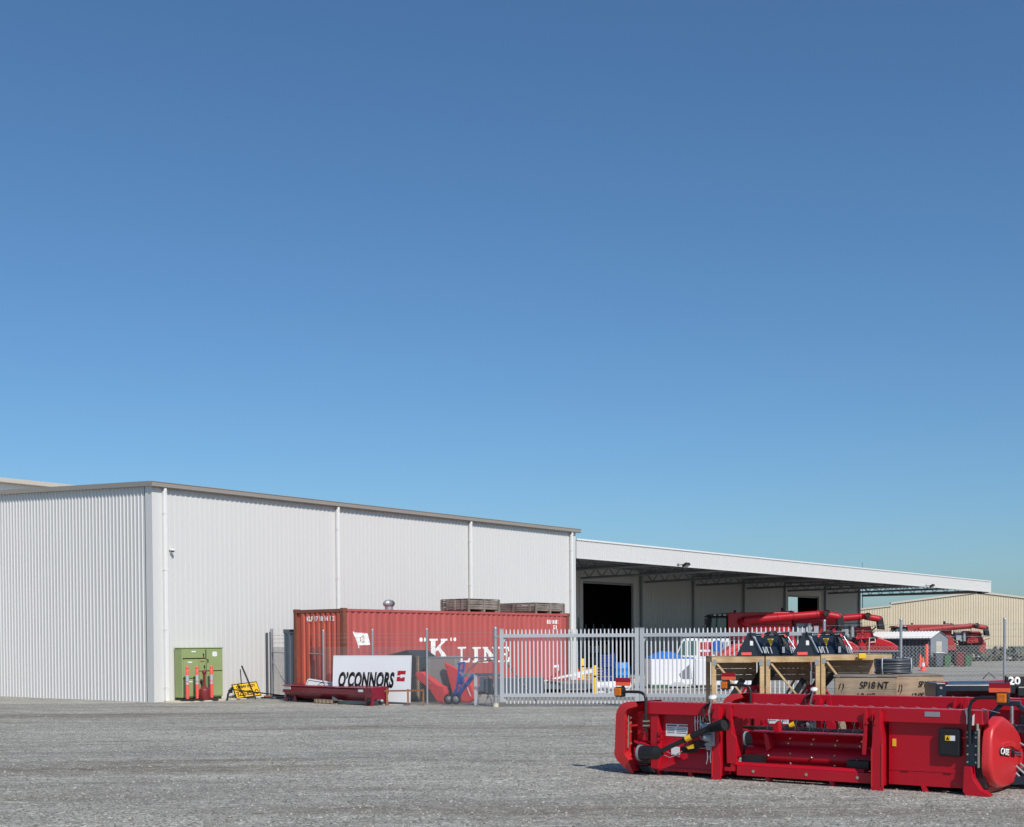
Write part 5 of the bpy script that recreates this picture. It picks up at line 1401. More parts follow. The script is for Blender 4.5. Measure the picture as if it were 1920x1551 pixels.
# ---- header with draper deck at the far right
h3 = thing('draper_header', 'red and black draper header with white number lying behind the red headers', 'header', (6.98, 20.6, 0), R(-4), 'red crop headers parked in the yard')
MB().prism([(0.28, 1.02), (3.2, 1.09), (3.2, 1.20), (0.28, 1.10)], 'xz', 0.9, 1.0).box(0.1, 3.2, 1.0, 1.4, 0.25, 1.1).build('red_beam', M['red'], h3)
MB().box(-0.16, 3.1, 0.0, 0.14, 0.98, 1.09).box(-0.16, 3.1, 0.02, 0.12, 0.70, 0.86).box(-0.16, 0.0, -0.02, 0.7, 0.55, 1.12).build('black_frame', M['navy'], h3, bevel=0.015)
MB().add([(0.02, 0.15, 1.04), (3.1, 0.15, 1.02), (3.1, 0.9, 1.12), (0.3, 0.9, 1.12)], [(0, 1, 2, 3)]).build('deck', M['navy'], h3)
MB().bar((0.30, 0.2, 1.06), (0.95, 0.55, 1.10), 0.05, 0.02).add([(0.05, 0.17, 1.052), (0.38, 0.17, 1.052), (0.6, 0.55, 1.10), (0.3, 0.55, 1.10)], [(0, 1, 2, 3)]).build('canvas_edge', M['slate'], h3)
bo_ = MB()
for z in (0.62, 0.76, 0.90, 1.04): bo_.cyl((-0.08, -0.035, z), (-0.08, -0.02, z), 0.022, n=10)
bo_.build('bolt', M['bolt'], h3)
MB().box(0.92, 1.95, -0.04, 0.0, 0.94, 1.24).box(1.1, 1.3, -0.1, -0.04, 0.9, 1.06).build('number_plate', M['black'], h3, bevel=0.02)
text('lettering', '20', 0.17, M['paint_white'], h3, (0.97, -0.047, 1.09), bold=0.008, sx=1.1, depth=0.004)
MB().box(0.1, 3.2, 0.1, 0.95, 0.0, 0.66).build('under_deck', M['black_steel'], h3)
MB().tube([(0.85, 0.92, 1.15), (0.95, 0.92, 1.26), (1.06, 0.92, 1.16)], 0.008, 5).build('hook', M['black'], h3)

# ---- black hitch frame at the picture's right edge
hf = thing('hitch_frame', 'black steel hitch frame with hydraulic ram beside the red side shield', 'hitch frame', (6.1, 15.6, 0), R(-30))
MB().bar((-0.38, 0, 0.72), (-0.12, 0, 1.02), 0.06).bar((0.34, 0, 0.75), (0.06, 0, 1.02), 0.06).box(-0.16, 0.10, -0.05, 0.05, 1.0, 1.06).build('a_frame', M['navy'], hf, bevel=0.01)
MB().box(-0.5, 2.2, 0.05, 0.16, 0.66, 0.76).box(-0.45, 2.2, 0.0, 0.3, 0.06, 0.2).bar((-0.48, -0.2, 0.06), (0.5, -0.1, 0.14), 0.1).build('cross_beam', M['navy'], hf, bevel=0.01)
MB().cyl((0.0, -0.03, 0.2), (0.0, -0.03, 0.78), 0.045, n=14).build('ram_body', M['black'], hf)
MB().cyl((0.0, -0.03, 0.78), (0.0, -0.03, 1.0), 0.022, n=12).box(-0.02, 0.05, -0.085, -0.07, 0.42, 0.56).build('ram_rod', M['chrome'], hf)
gh = MB()
for q in range(5): gh.tube([(-0.3 + 0.1 * q, -0.05, 0.5 - 0.05 * q), (-0.2 + 0.08 * q, -0.14, 0.3), (-0.1 + 0.1 * q, -0.12, 0.15)], 0.016, 6)
gh.tube([(0.1, -0.06, 0.55), (0.2, -0.1, 0.5), (0.22, -0.1, 0.3), (0.1, -0.1, 0.22)], 0.014, 6)
for q in range(8): gh.cyl((-0.3 + 0.09 * q, -0.1, 0.18 + 0.04 * (q % 3)), (-0.3 + 0.09 * q, -0.02, 0.18 + 0.04 * (q % 3)), 0.03, n=10)
gh.build('hose', M['galv_dull'], hf)
MB().box(-0.3, 2.2, 0.2, 0.6, 0.2, 0.66).box(0.3, 2.2, 0.16, 0.4, 0.76, 0.9).build('body', M['red'], hf)

# ------------------------------------------------------------------ timber frames with buckets on top
def timber_frame(label, loc, rz, L, W_, H_, brace=True, board=True):
    t = thing('timber_stand', label, 'timber frame', loc, rz, 'timber frames carrying the black buckets')
    s = 0.085
    for x in (0, L - s):
        for y_ in (0, W_ - s):
            MB().box(x, x + s, y_, y_ + s, 0.0, H_ - 0.1).build('post', M['wood_new'], t, bevel=0.004)
    m = MB()
    for y_ in (0, W_ - s): m.box(0, L, y_ - 0.002, y_ + s + 0.002, H_ - 0.1, H_)
    for x in (0, L - s): m.box(x - 0.002, x + s + 0.002, s, W_ - s, H_ - 0.1, H_ - 0.004)
    m.build('top_rail', M['wood_new'], t, bevel=0.004)
    if brace:
        MB().bar((0.1, -0.02, H_ - 0.13), (min(0.96, L - 0.06), -0.02, 0.3), 0.035, 0.085, up=(0, 1, 0)).build('diagonal_brace', M['wood_new'], t)
        MB().bar((L - 0.1, W_ + 0.02, H_ - 0.13), (L - 0.8, W_ + 0.02, 0.1), 0.035, 0.085, up=(0, 1, 0)).build('diagonal_brace', M['wood_grey'], t)
    if board:
        m = MB()
        for q in range(3): m.box(0.12, L - 0.02, W_ - 0.13, W_ - 0.10, H_ - 0.24 - q * 0.125, H_ - 0.12 - q * 0.125)
        m.build('back_board', M['wood_box'], t)
    MB().box(0.0, L, 0, W_, H_ + 0.0, H_ + 0.018).build('deck', M['wood_grey'], t)
    for x in (0.02, L - 0.1): MB().box(x, x + 0.07, -0.006, 0.0, H_ - 0.16, H_ - 0.05).build('nail_plate', M['galv_dull'], t)
    return t
timber_frame('pale timber frame carrying the first black bucket behind the gate side header', (3.92, 25.1, 0), R(-3), 1.02, 1.2, 1.5)
timber_frame('middle pale timber frame between the two black buckets', (4.97, 25.05, 0), R(-3), 1.05, 1.2, 1.5)
timber_frame('timber frame of planks under the second black bucket beside the pipe coil', (6.04, 25.0, 0), R(2), 1.4, 1.2, 1.53)
MB_ = MB().box(6.15 - 6.15, 0.14, -0.03, 0.03, 0, 0.1)
tag(MB_.build('strap_buckle', M['yellow'], None, bevel=0.01, loc=(6.75, 24.93, 1.46)), 'yellow strap buckle on the edge of the plank timber frame', 'buckle')

def bucket(label, loc, rz):
    b = thing('loader_bucket', label, 'bucket', loc, rz, 'black loader buckets on the timber frames')
    side_ = [(0.0, 0.0), (0.58, 0.0), (0.40, 0.46), (0.30, 0.48), (0.22, 0.42)]
    # curved shell
    m = MB().prism([(0.0, 0.0), (0.46, 0.0), (0.36, 0.40), (0.29, 0.48), (0.22, 0.44)], 'xz', -0.03, 0.0)
    p = m.build('side_plate', M['navy'], b, bevel=0.008)
    MB().box(0.10, 0.30, -0.036, -0.031, 0.02, 0.075).build('reflector', M['orange'], p)
    MB().box(0.27, 0.33, -0.036, -0.031, 0.21, 0.30).build('label', M['sticker'], p)
    MB().add([(0.44, 0.0, 0.01), (1.16, 0.05, 0.01), (1.02, 0.5, 0.46), (0.40, 0.45, 0.44)], [(0, 1, 2, 3)]).add([(0.0, 0.0, 0.0), (1.2, 0.0, 0.0), (1.2, 0.9, 0.0), (0.0, 0.9, 0.0)], [(3, 2, 1, 0)]).box(0.36, 1.0, 0.44, 0.50, 0.0, 0.44).build('shell', M['navy'], b)
    MB().prism([(0.98, 0.0), (1.2, 0.0), (1.05, 0.44), (0.98, 0.46)], 'xz', 0.45, 0.5).build('side_plate', M['navy'], b, bevel=0.006)
    r = MB()
    r.cyl((0.34, -0.06, 0.40), (0.50, -0.10, 0.06), 0.018, n=10).cyl((1.0, 0.1, 0.42), (1.16, -0.04, 0.12), 0.018, n=10)
    r.cyl((0.30, -0.05, 0.44), (0.37, -0.06, 0.34), 0.03, n=10)
    r.build('hydraulic_ram', M['chrome'], b)
    r = MB().box(0.28, 0.38, -0.1, 0.5, 0.40, 0.46).box(0.96, 1.04, -0.02, 0.5, 0.40, 0.48).cyl((0.36, -0.02, 0.40), (1.0, 0.05, 0.42), 0.02, n=8)
    for x in (0.52, 0.84): r.prism([(x, 0.42), (x + 0.06, 0.42), (x + 0.08, 0.2), (x + 0.03, 0.2)], 'xz', 0.12, 0.16)
    r.build('pivot_bracket', M['navy'], b, bevel=0.006)
    hs_ = MB()
    for q in range(5):
        hs_.tube([(0.50 + 0.03 * q, 0.0, 0.40), (0.60 + 0.03 * q, -0.02, 0.46 + 0.01 * q), (0.78, 0.0, 0.49 - 0.02 * q), (0.86 + 0.02 * q, 0.05, 0.38)], 0.012, 6)
    for q in range(3): hs_.tube([(0.90, 0.05, 0.40), (0.93 + 0.02 * q, 0.0, 0.28), (1.0 + 0.03 * q, -0.04, 0.12)], 0.011, 6)
    hs_.build('hose', M['black'], b)
    hs2 = MB()
    for q in range(3): hs2.cyl((0.52 + 0.07 * q, -0.02, 0.18), (0.56 + 0.07 * q, -0.05, 0.05), 0.012, n=6)
    for q in range(3): hs2.cyl((1.04 + 0.04 * q, -0.05, 0.2 - 0.03 * q), (1.08 + 0.04 * q, -0.07, 0.05), 0.014, n=6)
    for x in (0.56, 0.90): hs2.box(x, x + 0.05, -0.03, -0.01, 0.06, 0.18)
    hs2.build('fitting', M['galv'], b)
    ey = MB()
    for x in (0.64, 0.92): ey.lathe([(0.018, -0.02), (0.038, -0.02), (0.038, 0.02), (0.018, 0.02)], (x, 0.02, 0.14), 14, axis=(0, 1, 0.3))
    ey.build('lifting_eye', M['black'], b)
    MB().prism([(0.64, 0.34), (0.76, 0.34), (0.71, 0.20), (0.68, 0.24)], 'xz', 0.10, 0.12).build('warning_label', M['yellow'], b, loc=(0, 0.06, 0.0))
    MB().prism([(0.49, 0.42), (0.55, 0.44), (0.53, 0.36), (0.50, 0.37)], 'xz', -0.02, 0.0).prism([(0.93, 0.42), (0.99, 0.44), (0.98, 0.37), (0.95, 0.38)], 'xz', -0.02, 0.0).build('red_hook', M['orange'], b)
    return b
b1 = bucket('navy black loader bucket with silver rams on the gate side timber frame', (4.43, 25.3, 1.519), R(-3))
dup(b1, (5.50, 25.15, 1.519), R(-2), 'navy black loader bucket with silver rams on the frame beside the pipe coil')

# red machine parts standing inside the frames
def red_machine(label, loc, rz):
    r = thing('red_machine', label, 'machine', loc, rz, 'red machine parts inside the timber frames')
    MB().prism([(0, 0.1), (0.1, 0.62), (0.3, 0.92), (0.62, 0.95), (0.8, 0.7), (0.8, 0.1)], 'xz', 0, 0.5).build('hood', M['red'], r, bevel=0.04)
    m = MB()
    for q in range(5): m.tube([(-0.1 + 0.08 * q, -0.05, 0.2), (0.0 + 0.1 * q, -0.12, 0.55), (0.2 + 0.1 * q, -0.05, 0.85)], 0.016, 6)
    m.bar((0.3, -0.06, 0.5), (0.66, -0.08, 0.9), 0.05).bar((0.5, -0.06, 0.55), (0.7, -0.06, 0.8), 0.03)
    m.build('linkage', M['galv_dull'], r)
    m = MB().bar((-0.25, 0, 0.3), (0.25, 0.05, 1.05), 0.1).bar((0.5, 0.2, 0.9), (0.7, 0.3, 1.25), 0.14, 0.09).bar((0.62, 0.3, 0.85), (0.92, 0.3, 1.2), 0.1).cyl((-0.3, -0.1, 0.25), (0.1, -0.1, 0.3), 0.08, n=10)
    m.build('arm', M['black'], r)
    MB().box(0, 0.8, 0.05, 0.45, 0, 0.12).build('base', M['black_steel'], r)
    return r
rm1 = red_machine('red machine part with black arms inside the gate side timber frame', (4.35, 25.45, 0), R(0))
dup(rm1, (5.55, 25.4, 0), R(-4), 'red machine part with black arms inside the middle timber frame')

# ---- timber boxes with marker writing, and the pipe coil
def plank_box(label, loc, rz, L, W_, H_, mt):
    t = thing('timber_box', label, 'box', loc, rz, 'planked timber boxes with marker writing')
    m = MB(); n = 5; dz = (H_ - 0.08) / n
    for q in range(n):
        j = random.uniform(-0.004, 0.004)
        m.box(0, L, -0.012 + j, 0.012 + j, 0.08 + q * dz, 0.08 + (q + 1) * dz - 0.006)
    m.build('front_panel', M[mt], t)
    m = MB()
    for q in range(n):
        m.box(-0.012, 0.012, 0.014, W_, 0.08 + q * dz, 0.08 + (q + 1) * dz - 0.006)
        m.box(L - 0.012, L + 0.012, 0.014, W_, 0.08 + q * dz, 0.08 + (q + 1) * dz - 0.006)
    m.build('side_panel', M[mt], t)
    MB().box(-0.03, L + 0.03, -0.03, W_ + 0.03, H_, H_ + 0.02).build('lid', M['wood_old'], t)
    MB().box(0.05, L - 0.05, 0.03, W_, 0.0, 0.08).build('base', M['wood_old'], t)
    return t
tb1 = plank_box('grey planked timber box with large black marker writing under the pipe coil', (5.77, 22.85, 0), R(-16), 1.04, 1.0, 1.17, 'wood_grey')
MK = M['ink']
text('marker_writing', '1)', 0.17, MK, tb1, (0.03, -0.022, 0.94), shear=0.3, bold=0.0, depth=0.003, sx=0.85)
text('marker_writing', 'SP18 NT', 0.18, MK, tb1, (0.42, -0.022, 0.96), shear=0.15, bold=0.001, depth=0.003, sx=0.75)
text('marker_writing', "134'E", 0.17, MK, tb1, (0.34, -0.022, 0.76), shear=0.2, bold=0.0, depth=0.003, sx=0.9)
tb2 = plank_box('pale planked timber box with thin black marker writing right of the grey one', (6.82, 22.75, 0), R(2), 0.86, 1.0, 1.18, 'wood_box')
text('marker_writing', '1)', 0.18, MK, tb2, (0.02, -0.022, 0.90), shear=0.3, bold=0.003, depth=0.003, sx=0.6)
text('marker_writing', 'SP18NT', 0.15, MK, tb2, (0.40, -0.022, 0.98), shear=0.2, bold=0.003, depth=0.003, sx=0.62)
text('marker_writing', "134'E", 0.16, MK, tb2, (0.26, -0.022, 0.76), shear=0.25, bold=0.003, depth=0.003, sx=0.65)
pc = thing('pipe_coil', 'coil of black plastic pipe tied with white straps on top of the planked boxes', 'pipe coil', (7.02, 23.55, 1.20), 0)
m = MB()
for q in range(7):
    for j in range(2):
        R_ = 0.30 - 0.055 * j - 0.012 * (q % 2)
        zc = 0.035 + q * 0.043
        n = 40
        pts = [((R_ + 0.006 * math.sin(3 * 6.2832 * k / n + q)) * math.cos(6.2832 * k / n), (R_ + 0.006 * math.sin(3 * 6.2832 * k / n + q)) * math.sin(6.2832 * k / n), zc + 0.008 * math.sin(2 * 6.2832 * k / n + q * 1.3)) for k in range(n + 1)]
        m.tube(pts, 0.026, 8, cap=False)
m.build('pipe', M['pipe'], pc); pc.scale = (1.05, 1.05, 0.86)
for a in (-2.45, -0.8, 1.0):
    ca, sa = math.cos(a), math.sin(a)
    m = MB().tube([(0.205 * ca, 0.205 * sa, 0.02), (0.335 * ca, 0.335 * sa, 0.0), (0.342 * ca, 0.342 * sa, 0.16), (0.335 * ca, 0.335 * sa, 0.33), (0.205 * ca, 0.205 * sa, 0.34)], 0.012, 6)
    m.build('strap', M['reflect'], pc)

# ------------------------------------------------------------------ combine harvesters
def combine(label, loc, rz, paint, roofm, scale=1.0, old=False):
    c = thing('combine_harvester', label, 'harvester', loc, rz, 'red combine harvesters in the yard')
    c.scale = (scale,) * 3
    MB().prism([(0.25, 1.7), (0.15, 2.3), (0.32, 3.36), (1.30, 3.36), (1.30, 1.7)], 'xz', 0.25, 1.95).build('cab_frame', M['black'], c, bevel=0.04)
    MB().prism([(0.30, 1.95), (0.26, 2.35), (0.40, 3.25), (0.62, 3.25), (0.58, 1.95)], 'xz', 0.235, 0.25).prism([(0.68, 1.95), (0.72, 3.25), (1.24, 3.25), (1.24, 2.3), (1.0, 1.95)], 'xz', 0.235, 0.25).build('window', M['glass'], c)
    MB().prism([(0.10, 3.36), (0.28, 3.50), (1.35, 3.56), (1.35, 3.38)], 'xz', 0.1, 2.1).build('cab_roof', roofm, c, bevel=0.04)
    MB().tube([(0.3, 0.2, 3.42), (0.05, 0.05, 3.40), (-0.02, 0.0, 3.28), (-0.04, 0, 3.0)], 0.025, 6).box(-0.1, 0.02, -0.08, 0.06, 2.85, 3.25).bar((-0.3, 0.0, 2.75), (0.4, 0.2, 2.72), 0.03).bar((-0.28, 0.02, 2.65), (0.3, 0.2, 2.55), 0.03).build('mirror', M['black'], c)
    MB().prism([(1.32, 2.45), (1.32, 3.52), (1.6, 3.60), (5.05, 3.60), (5.2, 3.45), (5.2, 2.6)], 'xz', 0.1, 2.8).build('grain_tank', paint, c, bevel=0.05)
    MB().prism([(1.35, 1.3), (1.35, 2.42), (2.6, 2.84), (5.0, 2.84), (5.35, 2.2), (5.6, 1.3)], 'xz', 0.0, 0.12).build('side_panel', paint, c, bevel=0.04)
    MB().prism([(1.3, 0.9), (1.3, 1.7), (7.6, 1.7), (7.6, 1.0)], 'xz', 0.2, 2.7).build('chassis', M['black_steel'], c)
    a0, a1 = Vector((2.25, -0.15, 3.10)), Vector((6.75, -0.35, 3.44))
    t = MB().cyl(a0, a1, 0.25, 0.23, n=20)
    for k in (0.45, 0.66, 0.97): t.cyl(a0 + (a1 - a0) * k, a0 + (a1 - a0) * (k + 0.012), 0.27, n=20)
    p = t.build('auger_tube', paint, c)
    MB().tube([(2.6, -0.05, 2.9), (2.3, -0.1, 2.92), (2.15, -0.12, 3.02), (2.1, 0.1, 3.05)], 0.21, 16).build('auger_elbow', paint, p)
    e = MB().cyl((6.80, -0.35, 3.46), (7.05, -0.62, 3.46), 0.2, n=20).cyl((7.0, -0.5, 3.44), (8.05, -0.4, 3.26), 0.22, n=20)
    e.build('auger_end', paint, p)
    MB().lathe([(0.16, 0.0), (0.24, 0.0), (0.25, 0.04), (0.24, 0.09)], (7.10, -0.68, 3.46), 20, axis=(0.3, -1, 0)).build('auger_collar', M['rust_dark'], p)
    MB().lathe([(0.001, 0.02), (0.17, 0.0)], (7.12, -0.75, 3.46), 20, axis=(0.3, -1, 0)).build('auger_mouth', M['rubber'], p)  # black disc standing for the shaded hole of the open tube
    MB().prism([(7.92, 3.46), (8.15, 3.36), (8.28, 2.55), (7.85, 2.60), (7.78, 3.05)], 'xz', -0.62, -0.18).build('spout_boot', M['black'], p, bevel=0.04)
    MB().box(5.3, 7.4, 0.3, 2.5, 2.3, 2.75).box(5.5, 6.2, 0.2, 0.5, 2.2, 2.9).build('engine_deck', M['galv_dull'], c, bevel=0.02)
    MB().box(5.55, 6.0, 0.02, 0.3, 2.2, 2.62).cyl((6.25, 0.1, 2.1), (6.25, 0.1, 2.9), 0.15, n=16).box(5.9, 6.05, 0.0, 0.2, 2.1, 2.3).build('air_cleaner', M['galv'], c)
    g = MB(); rnd = random.Random(9)
    for q in range(80):
        x = 5.3 + 2.3 * rnd.random(); z = 1.75 + 0.95 * rnd.random()
        g.bar((x, 0.05, z), (x + rnd.uniform(-0.4, 0.4), 0.15, z + rnd.uniform(-0.3, 0.3)), 0.03 + 0.05 * rnd.random())
    g.bar((6.6, -0.02, 2.75), (8.4, -0.02, 2.85), 0.03).bar((6.6, -0.02, 2.45), (8.4, -0.02, 2.5), 0.03)
    g.build('engine_fitting', M['black_steel'], c)
    rl_ = MB().tube([(5.35, 0.1, 2.75), (5.35, 0.1, 3.25), (6.9, 0.1, 3.25), (6.9, 0.1, 2.75)], 0.025, 6).tube([(5.35, 0.1, 3.0), (6.9, 0.1, 3.0)], 0.02, 6).tube([(0.9, -0.1, 1.5), (0.9, -0.1, 2.6), (1.3, -0.1, 2.6)], 0.025, 6)
    rl_.build('handrail', M['black'], c)
    for x in (0.45, 0.75, 1.05): MB().box(x, x + 0.16, 0.06, 0.12, 3.40, 3.50).build('work_lamp', M['reflect'], c, bevel=0.015)
    for q in range(5): MB().bar((1.42, -0.05, 1.0 + 0.3 * q), (1.82, -0.05, 1.0 + 0.3 * q), 0.04).build('ladder_rung', M['galv'], c)
    MB().box(2.9, 4.6, -0.012, 0.0, 2.50, 2.56).box(3.6, 3.64, -0.012, 0.0, 1.3, 2.5).build('panel_seam', M['black_steel'], c)
    MB().prism([(6.5, 1.9), (6.45, 2.75), (7.5, 2.80), (7.75, 2.0)], 'xz', 0.05, 0.3).build('rear_panel', paint, c, bevel=0.03)
    MB().box(6.85, 7.0, -0.02, 0.05, 2.3, 2.6).build('rear_lamp', M['crimson'], c)
    MB().cyl((4.9, 1.4, 3.5), (4.9, 1.4, 3.9), 0.09, n=12).cyl((1.8, 0.4, 3.6), (1.8, 0.4, 3.75), 0.08, n=10).build('exhaust', M['black_steel'], c)
    tk_ = MB()
    for q in range(7): tk_.box(4.6 + 0.12 * q, 4.66 + 0.12 * q, 0.2, 0.5, 3.56, 3.66 + 0.02 * (q % 3))
    tk_.build('tank_cover', M['black_steel'], c)
    for x, r, yy in ((1.9, 0.92, -0.1), (6.3, 0.62, 0.1)):
        for y_ in (yy, 2.2):
            w_ = MB().lathe([(r * 0.55, 0), (r * 0.92, 0.0), (r, 0.08), (r, 0.5), (r * 0.92, 0.58), (r * 0.55, 0.58)], (x, y_, r), 26, axis=(0, 1, 0))
            for q in range(18):
                a = 6.2832 * q / 18
                ca, sa = math.cos(a), math.sin(a)
                w_.bar((x + ca * (r + 0.01), y_ + 0.02, r + sa * (r + 0.01)), (x + math.cos(a + 0.2) * (r + 0.01), y_ + 0.3, r + math.sin(a + 0.2) * (r + 0.01)), 0.05)
            p = w_.build('wheel', M['rubber'], c)
            MB().lathe([(0.001, 0.1), (r * 0.3, 0.08), (r * 0.55, 0.02), (r * 0.55, 0.5), (0.001, 0.5)], (x, y_, r), 20, axis=(0, 1, 0)).build('rim', paint, p)
    if old:
        MB().prism([(6.55, 1.15), (6.45, 2.3), (6.75, 3.0), (7.7, 3.0), (8.0, 2.3), (8.25, 1.9), (8.2, 1.3)], 'xz', 0.3, 2.6).build('tail_hood', paint, c, bevel=0.08)
        MB().prism([(6.75, 2.2), (6.8, 2.85), (7.2, 2.85), (7.2, 2.2)], 'xz', 0.28, 0.31).prism([(7.35, 2.15), (7.35, 2.8), (7.6, 2.75), (7.75, 2.2)], 'xz', 0.28, 0.31).build('grille', M['black_steel'], c)
        MB().bar((8.1, 0.4, 2.2), (8.6, 0.4, 2.35), 0.06).bar((8.1, 0.4, 1.2), (8.5, 0.4, 0.95), 0.08).bar((6.9, 0.28, 1.2), (8.2, 0.28, 1.35), 0.1, 0.25).build('chopper', M['red_old'], c)
        MB().bar((6.9, 0.2, 1.95), (8.1, 0.2, 2.0), 0.05).build('grab_rail', M['galv_dull'], c)
        return c
    MB().prism([(7.0, 1.0), (6.6, 1.7), (6.9, 2.1), (7.9, 2.12), (8.9, 1.75), (9.35, 1.45), (9.3, 1.05)], 'xz', 0.15, 2.6).build('tail_hood', paint, c, bevel=0.08)
    st = MB()
    for q in range(9): st.bar((7.3 + 0.2 * q, 0.1, 1.15), (7.2 + 0.2 * q, 0.12, 1.85 - 0.05 * q), 0.03)
    st.build('louvre', M['red_old'], c)
    ld = MB().tube([(7.35, 0.0, 0.9), (7.4, 0.0, 2.0), (7.75, 0.0, 2.02), (7.8, 0.0, 1.75), (7.45, 0, 1.72)], 0.035, 6)
    ld.build('grab_rail', M['white_paint'], c)
    return c
ch1 = combine('red combine harvester half in canopy shade with dark cab and folded auger tube', (11.85, 78, 0), R(-1), M['red'], M['black'])
dup(ch1, (16.7, 86.5, 0), R(-2), 'red combine harvester behind the first one with only its auger spout showing past it')
ch3 = combine('older faded red combine harvester behind the small grey garden shed', (27.95, 94.0, 0), R(-3), M['red_old'], M['red_old'], 0.83, True)

# ------------------------------------------------------------------ garden shed, bins, bits in the yard
gs = thing('garden_shed', 'small grey steel garden shed with pale gable end and open door', 'shed', (28.79, 88.0, 0), R(40))
# local x: along the gable front, local y: back along the ridge
GW, GL, GE, GR = 2.15, 6.1, 2.0, 2.42
MB().add([(0, 0, 0), (GW, 0, 0), (GW, 0, GE), (GW / 2, 0, GR), (0, 0, GE)], [(0, 1, 2, 3, 4)]).add([(0, GL, 0), (GW, GL, 0), (GW, GL, GE), (GW / 2, GL, GR), (0, GL, GE)], [(4, 3, 2, 1, 0)]).build('gable_wall', M['shed_grey'], gs)
MB().sheet([(y_, x_) for x_, y_ in ribs(GL, 0.3, 0.12, 0.06, 0.03, 0)][::-1], 0, GE).build('side_wall', M['slate'], gs)  # darker than the other walls: shade on this side put into the colour
MB().add([(GW, 0, 0), (GW, GL, 0), (GW, GL, GE), (GW, 0, GE)], [(0, 1, 2, 3)]).build('side_wall', M['shed_grey'], gs)
m = MB()
rl = ribs(GL + 0.2, 0.25, 0.1, 0.05, 0.03, -0.1)
for sx0, sx1 in ((-0.1, GW / 2), (GW + 0.1, GW / 2)):
    n = len(rl)
    m.add([(sx0, a, GE - 0.03 - b) for a, b in rl] + [(sx1, a, GR + 0.03 - b) for a, b in rl], [(k, n + k, n + k + 1, k + 1) for k in range(n - 1)])
m.build('roof', M['white_dull'], gs)
MB().box(0.66, 1.35, -0.03, 0.0, 0.05, 1.75).build('door', M['tan_trim'], gs)
MB().box(-0.13, 0.0, 0.0, GL, GE - 0.13, GE - 0.02).build('gutter', M['slate'], gs)
def bin_(label, loc, rz, mt, lidm):
    b = thing('wheelie_bin', label, 'bin', loc, rz, 'wheelie bins beside the grey shed')
    m = MB(); a, b2 = 0.22, 0.28
    m.add([(-a, -a, 0.06), (a, -a, 0.06), (a, a, 0.06), (-a, a, 0.06), (-b2, -b2, 0.95), (b2, -b2, 0.95), (b2, b2, 0.95), (-b2, b2, 0.95)], [(3, 2, 1, 0), (4, 5, 6, 7), (0, 1, 5, 4), (1, 2, 6, 5), (2, 3, 7, 6), (3, 0, 4, 7)])
    m.build('body', M[mt], b, bevel=0.03)
    MB().box(-0.31, 0.31, -0.33, 0.31, 0.95, 1.0).box(-0.25, 0.25, 0.31, 0.38, 0.9, 0.96).build('lid', M[lidm], b, bevel=0.02)
    for s in (-1, 1):
        MB().cyl((0.2 * s, 0.25, 0.1), (0.27 * s, 0.25, 0.1), 0.1, n=14).build('wheel', M['rubber'], b)
    return b
wbn = bin_('green wheelie bin with dark rubbish lid left of the dark red bin', (29.75, 87.6, 0), R(5), 'green_dark', 'black'); wbn.scale = (0.9, 0.9, 0.9)
bin_('dark red wheelie bin between two green ones by the shed', (30.7, 87.8, 0), R(-4), 'rust_dark', 'rust_dark')
dup(wbn, (31.35, 88.0, 0), R(-6), 'green wheelie bin with white notice at the tractor wheel end')
bin_('white topped dark wheelie bin against the garden shed gable', (29.15, 87.5, 0), R(3), 'slate', 'white_paint')
op = MB().lathe([(0.001, 0), (0.15, 0.0), (0.12, 0.3), (0.12, 1.5), (0.08, 1.56), (0.001, 1.57)], (0, 0, 0), 14)
tag(op.build('orange_post', M['cone_orange'], None, loc=(28.35, 87.5, 0)), 'tall orange marker post standing beside the garden shed wall', 'post')
cone_at((27.95, 87.6, 0), 'plain orange traffic cone beside the garden shed wall', 1.25, band=False)
cone_at((24.6, 76.6, 0), 'orange traffic cone standing alone on the gravel before the shed', 1.15)
yb = MB().lathe([(0.001, 0), (0.2, 0.0), (0.24, 0.1), (0.12, 0.22), (0.001, 0.24)], (0, 0, 0), 12).box(0.1, 0.6, -0.1, 0.1, 0, 0.08)
tag(yb.build('yellow_strap', M['yellow'], None, loc=(22.2, 76.5, 0)), 'small yellow object lying on the gravel left of the lone cone', 'strap')

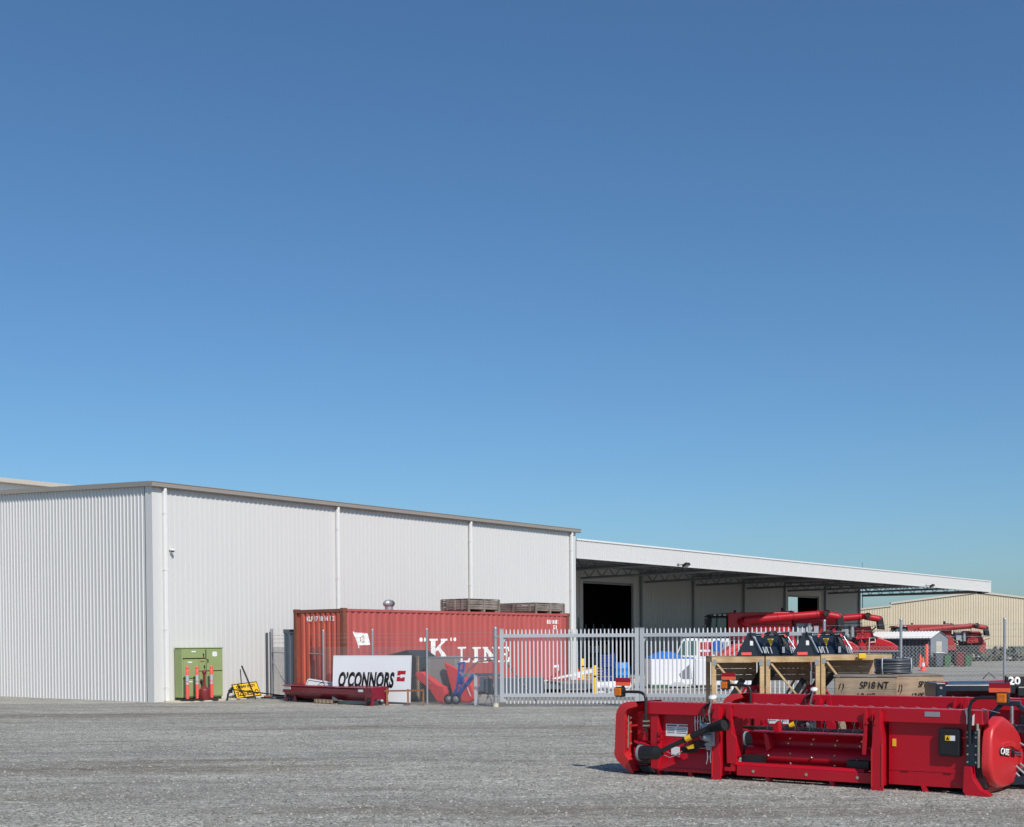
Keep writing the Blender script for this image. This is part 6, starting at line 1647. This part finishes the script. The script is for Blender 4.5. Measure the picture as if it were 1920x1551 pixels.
# scrap heap in front of the tan warehouse
def heap():
    rnd = random.Random(21); mb = MB()
    for q in range(150):
        x = rnd.random() * 12
        hmax = 0.35 + 0.75 * math.exp(-((x - 4.2) / 1.4) ** 2) + 0.35 * math.exp(-((x - 8.5) / 2.5) ** 2)
        z = rnd.random() ** 1.5 * hmax; y_ = rnd.random() * 2.2 + 0.6 * z
        mb.cur = rnd.choice((0, 0, 0, 1, 1, 2, 3))
        a = Vector((x, y_, z)); d = Vector((rnd.uniform(-1, 1), rnd.uniform(-.6, .6), rnd.uniform(-.25, .45))) * rnd.uniform(0.15, 0.6)
        if rnd.random() < 0.65: mb.bar(a, a + d, rnd.uniform(0.04, 0.28), rnd.uniform(0.03, 0.2))
        else: mb.cyl(a, a + d, rnd.uniform(0.04, 0.2), n=8)
    o = mb.build('scrap_heap', [M['scrap'], M['black_steel'], M['rust'], M['white_dull']], None, loc=(37.6, 109.0, 0))
    tag(o, 'long low heap of scrap metal at the foot of the tan warehouse', 'scrap heap', kind='stuff')
heap()
wd = MB(); rnd = random.Random(31)
for q in range(900):
    x = rnd.random() * 14; y_ = rnd.random() * 1.5; h = 0.15 + 0.5 * rnd.random() ** 2; a = rnd.random() * 6.28
    dx, dy = 0.05 * math.cos(a), 0.05 * math.sin(a); lx, ly = 0.25 * h * math.cos(a + 1.5), 0.25 * h * math.sin(a + 1.5)
    wd.add([(x - dx, y_ - dy, 0), (x + dx, y_ + dy, 0), (x + lx, y_ + ly, h)], [(0, 1, 2)])
wo = wd.build('weeds', mat('dry_green_weeds', (112, 116, 70), 0.8, var=0.3, scale=4), None, loc=(36.5, 112.4, 0))
tag(wo, 'dry green weeds growing along the foot of the tan warehouse', 'weeds', kind='stuff')
for k, (x, y_, l, h, lab) in enumerate(((41.0, 111.6, 2.6, 1.05, 'dull green steel skip behind the scrap heap'), (43.9, 111.2, 3.2, 1.25, 'taller dull green steel skip right behind the scrap heap'))):
    m = MB().prism([(0, 0), (l, 0), (l + 0.2, h), (-0.2, h)], 'xz', 0, 1.6).box(-0.25, l + 0.25, -0.05, 0.03, h - 0.1, h + 0.02)
    for q in range(4): m.box(0.3 + q * l / 4, 0.38 + q * l / 4, -0.05, 0.0, 0.1, h - 0.1)
    tag(m.build('skip', M['moss'], None, loc=(x, y_, 0)), lab, 'skip', 'green skips by the warehouse')
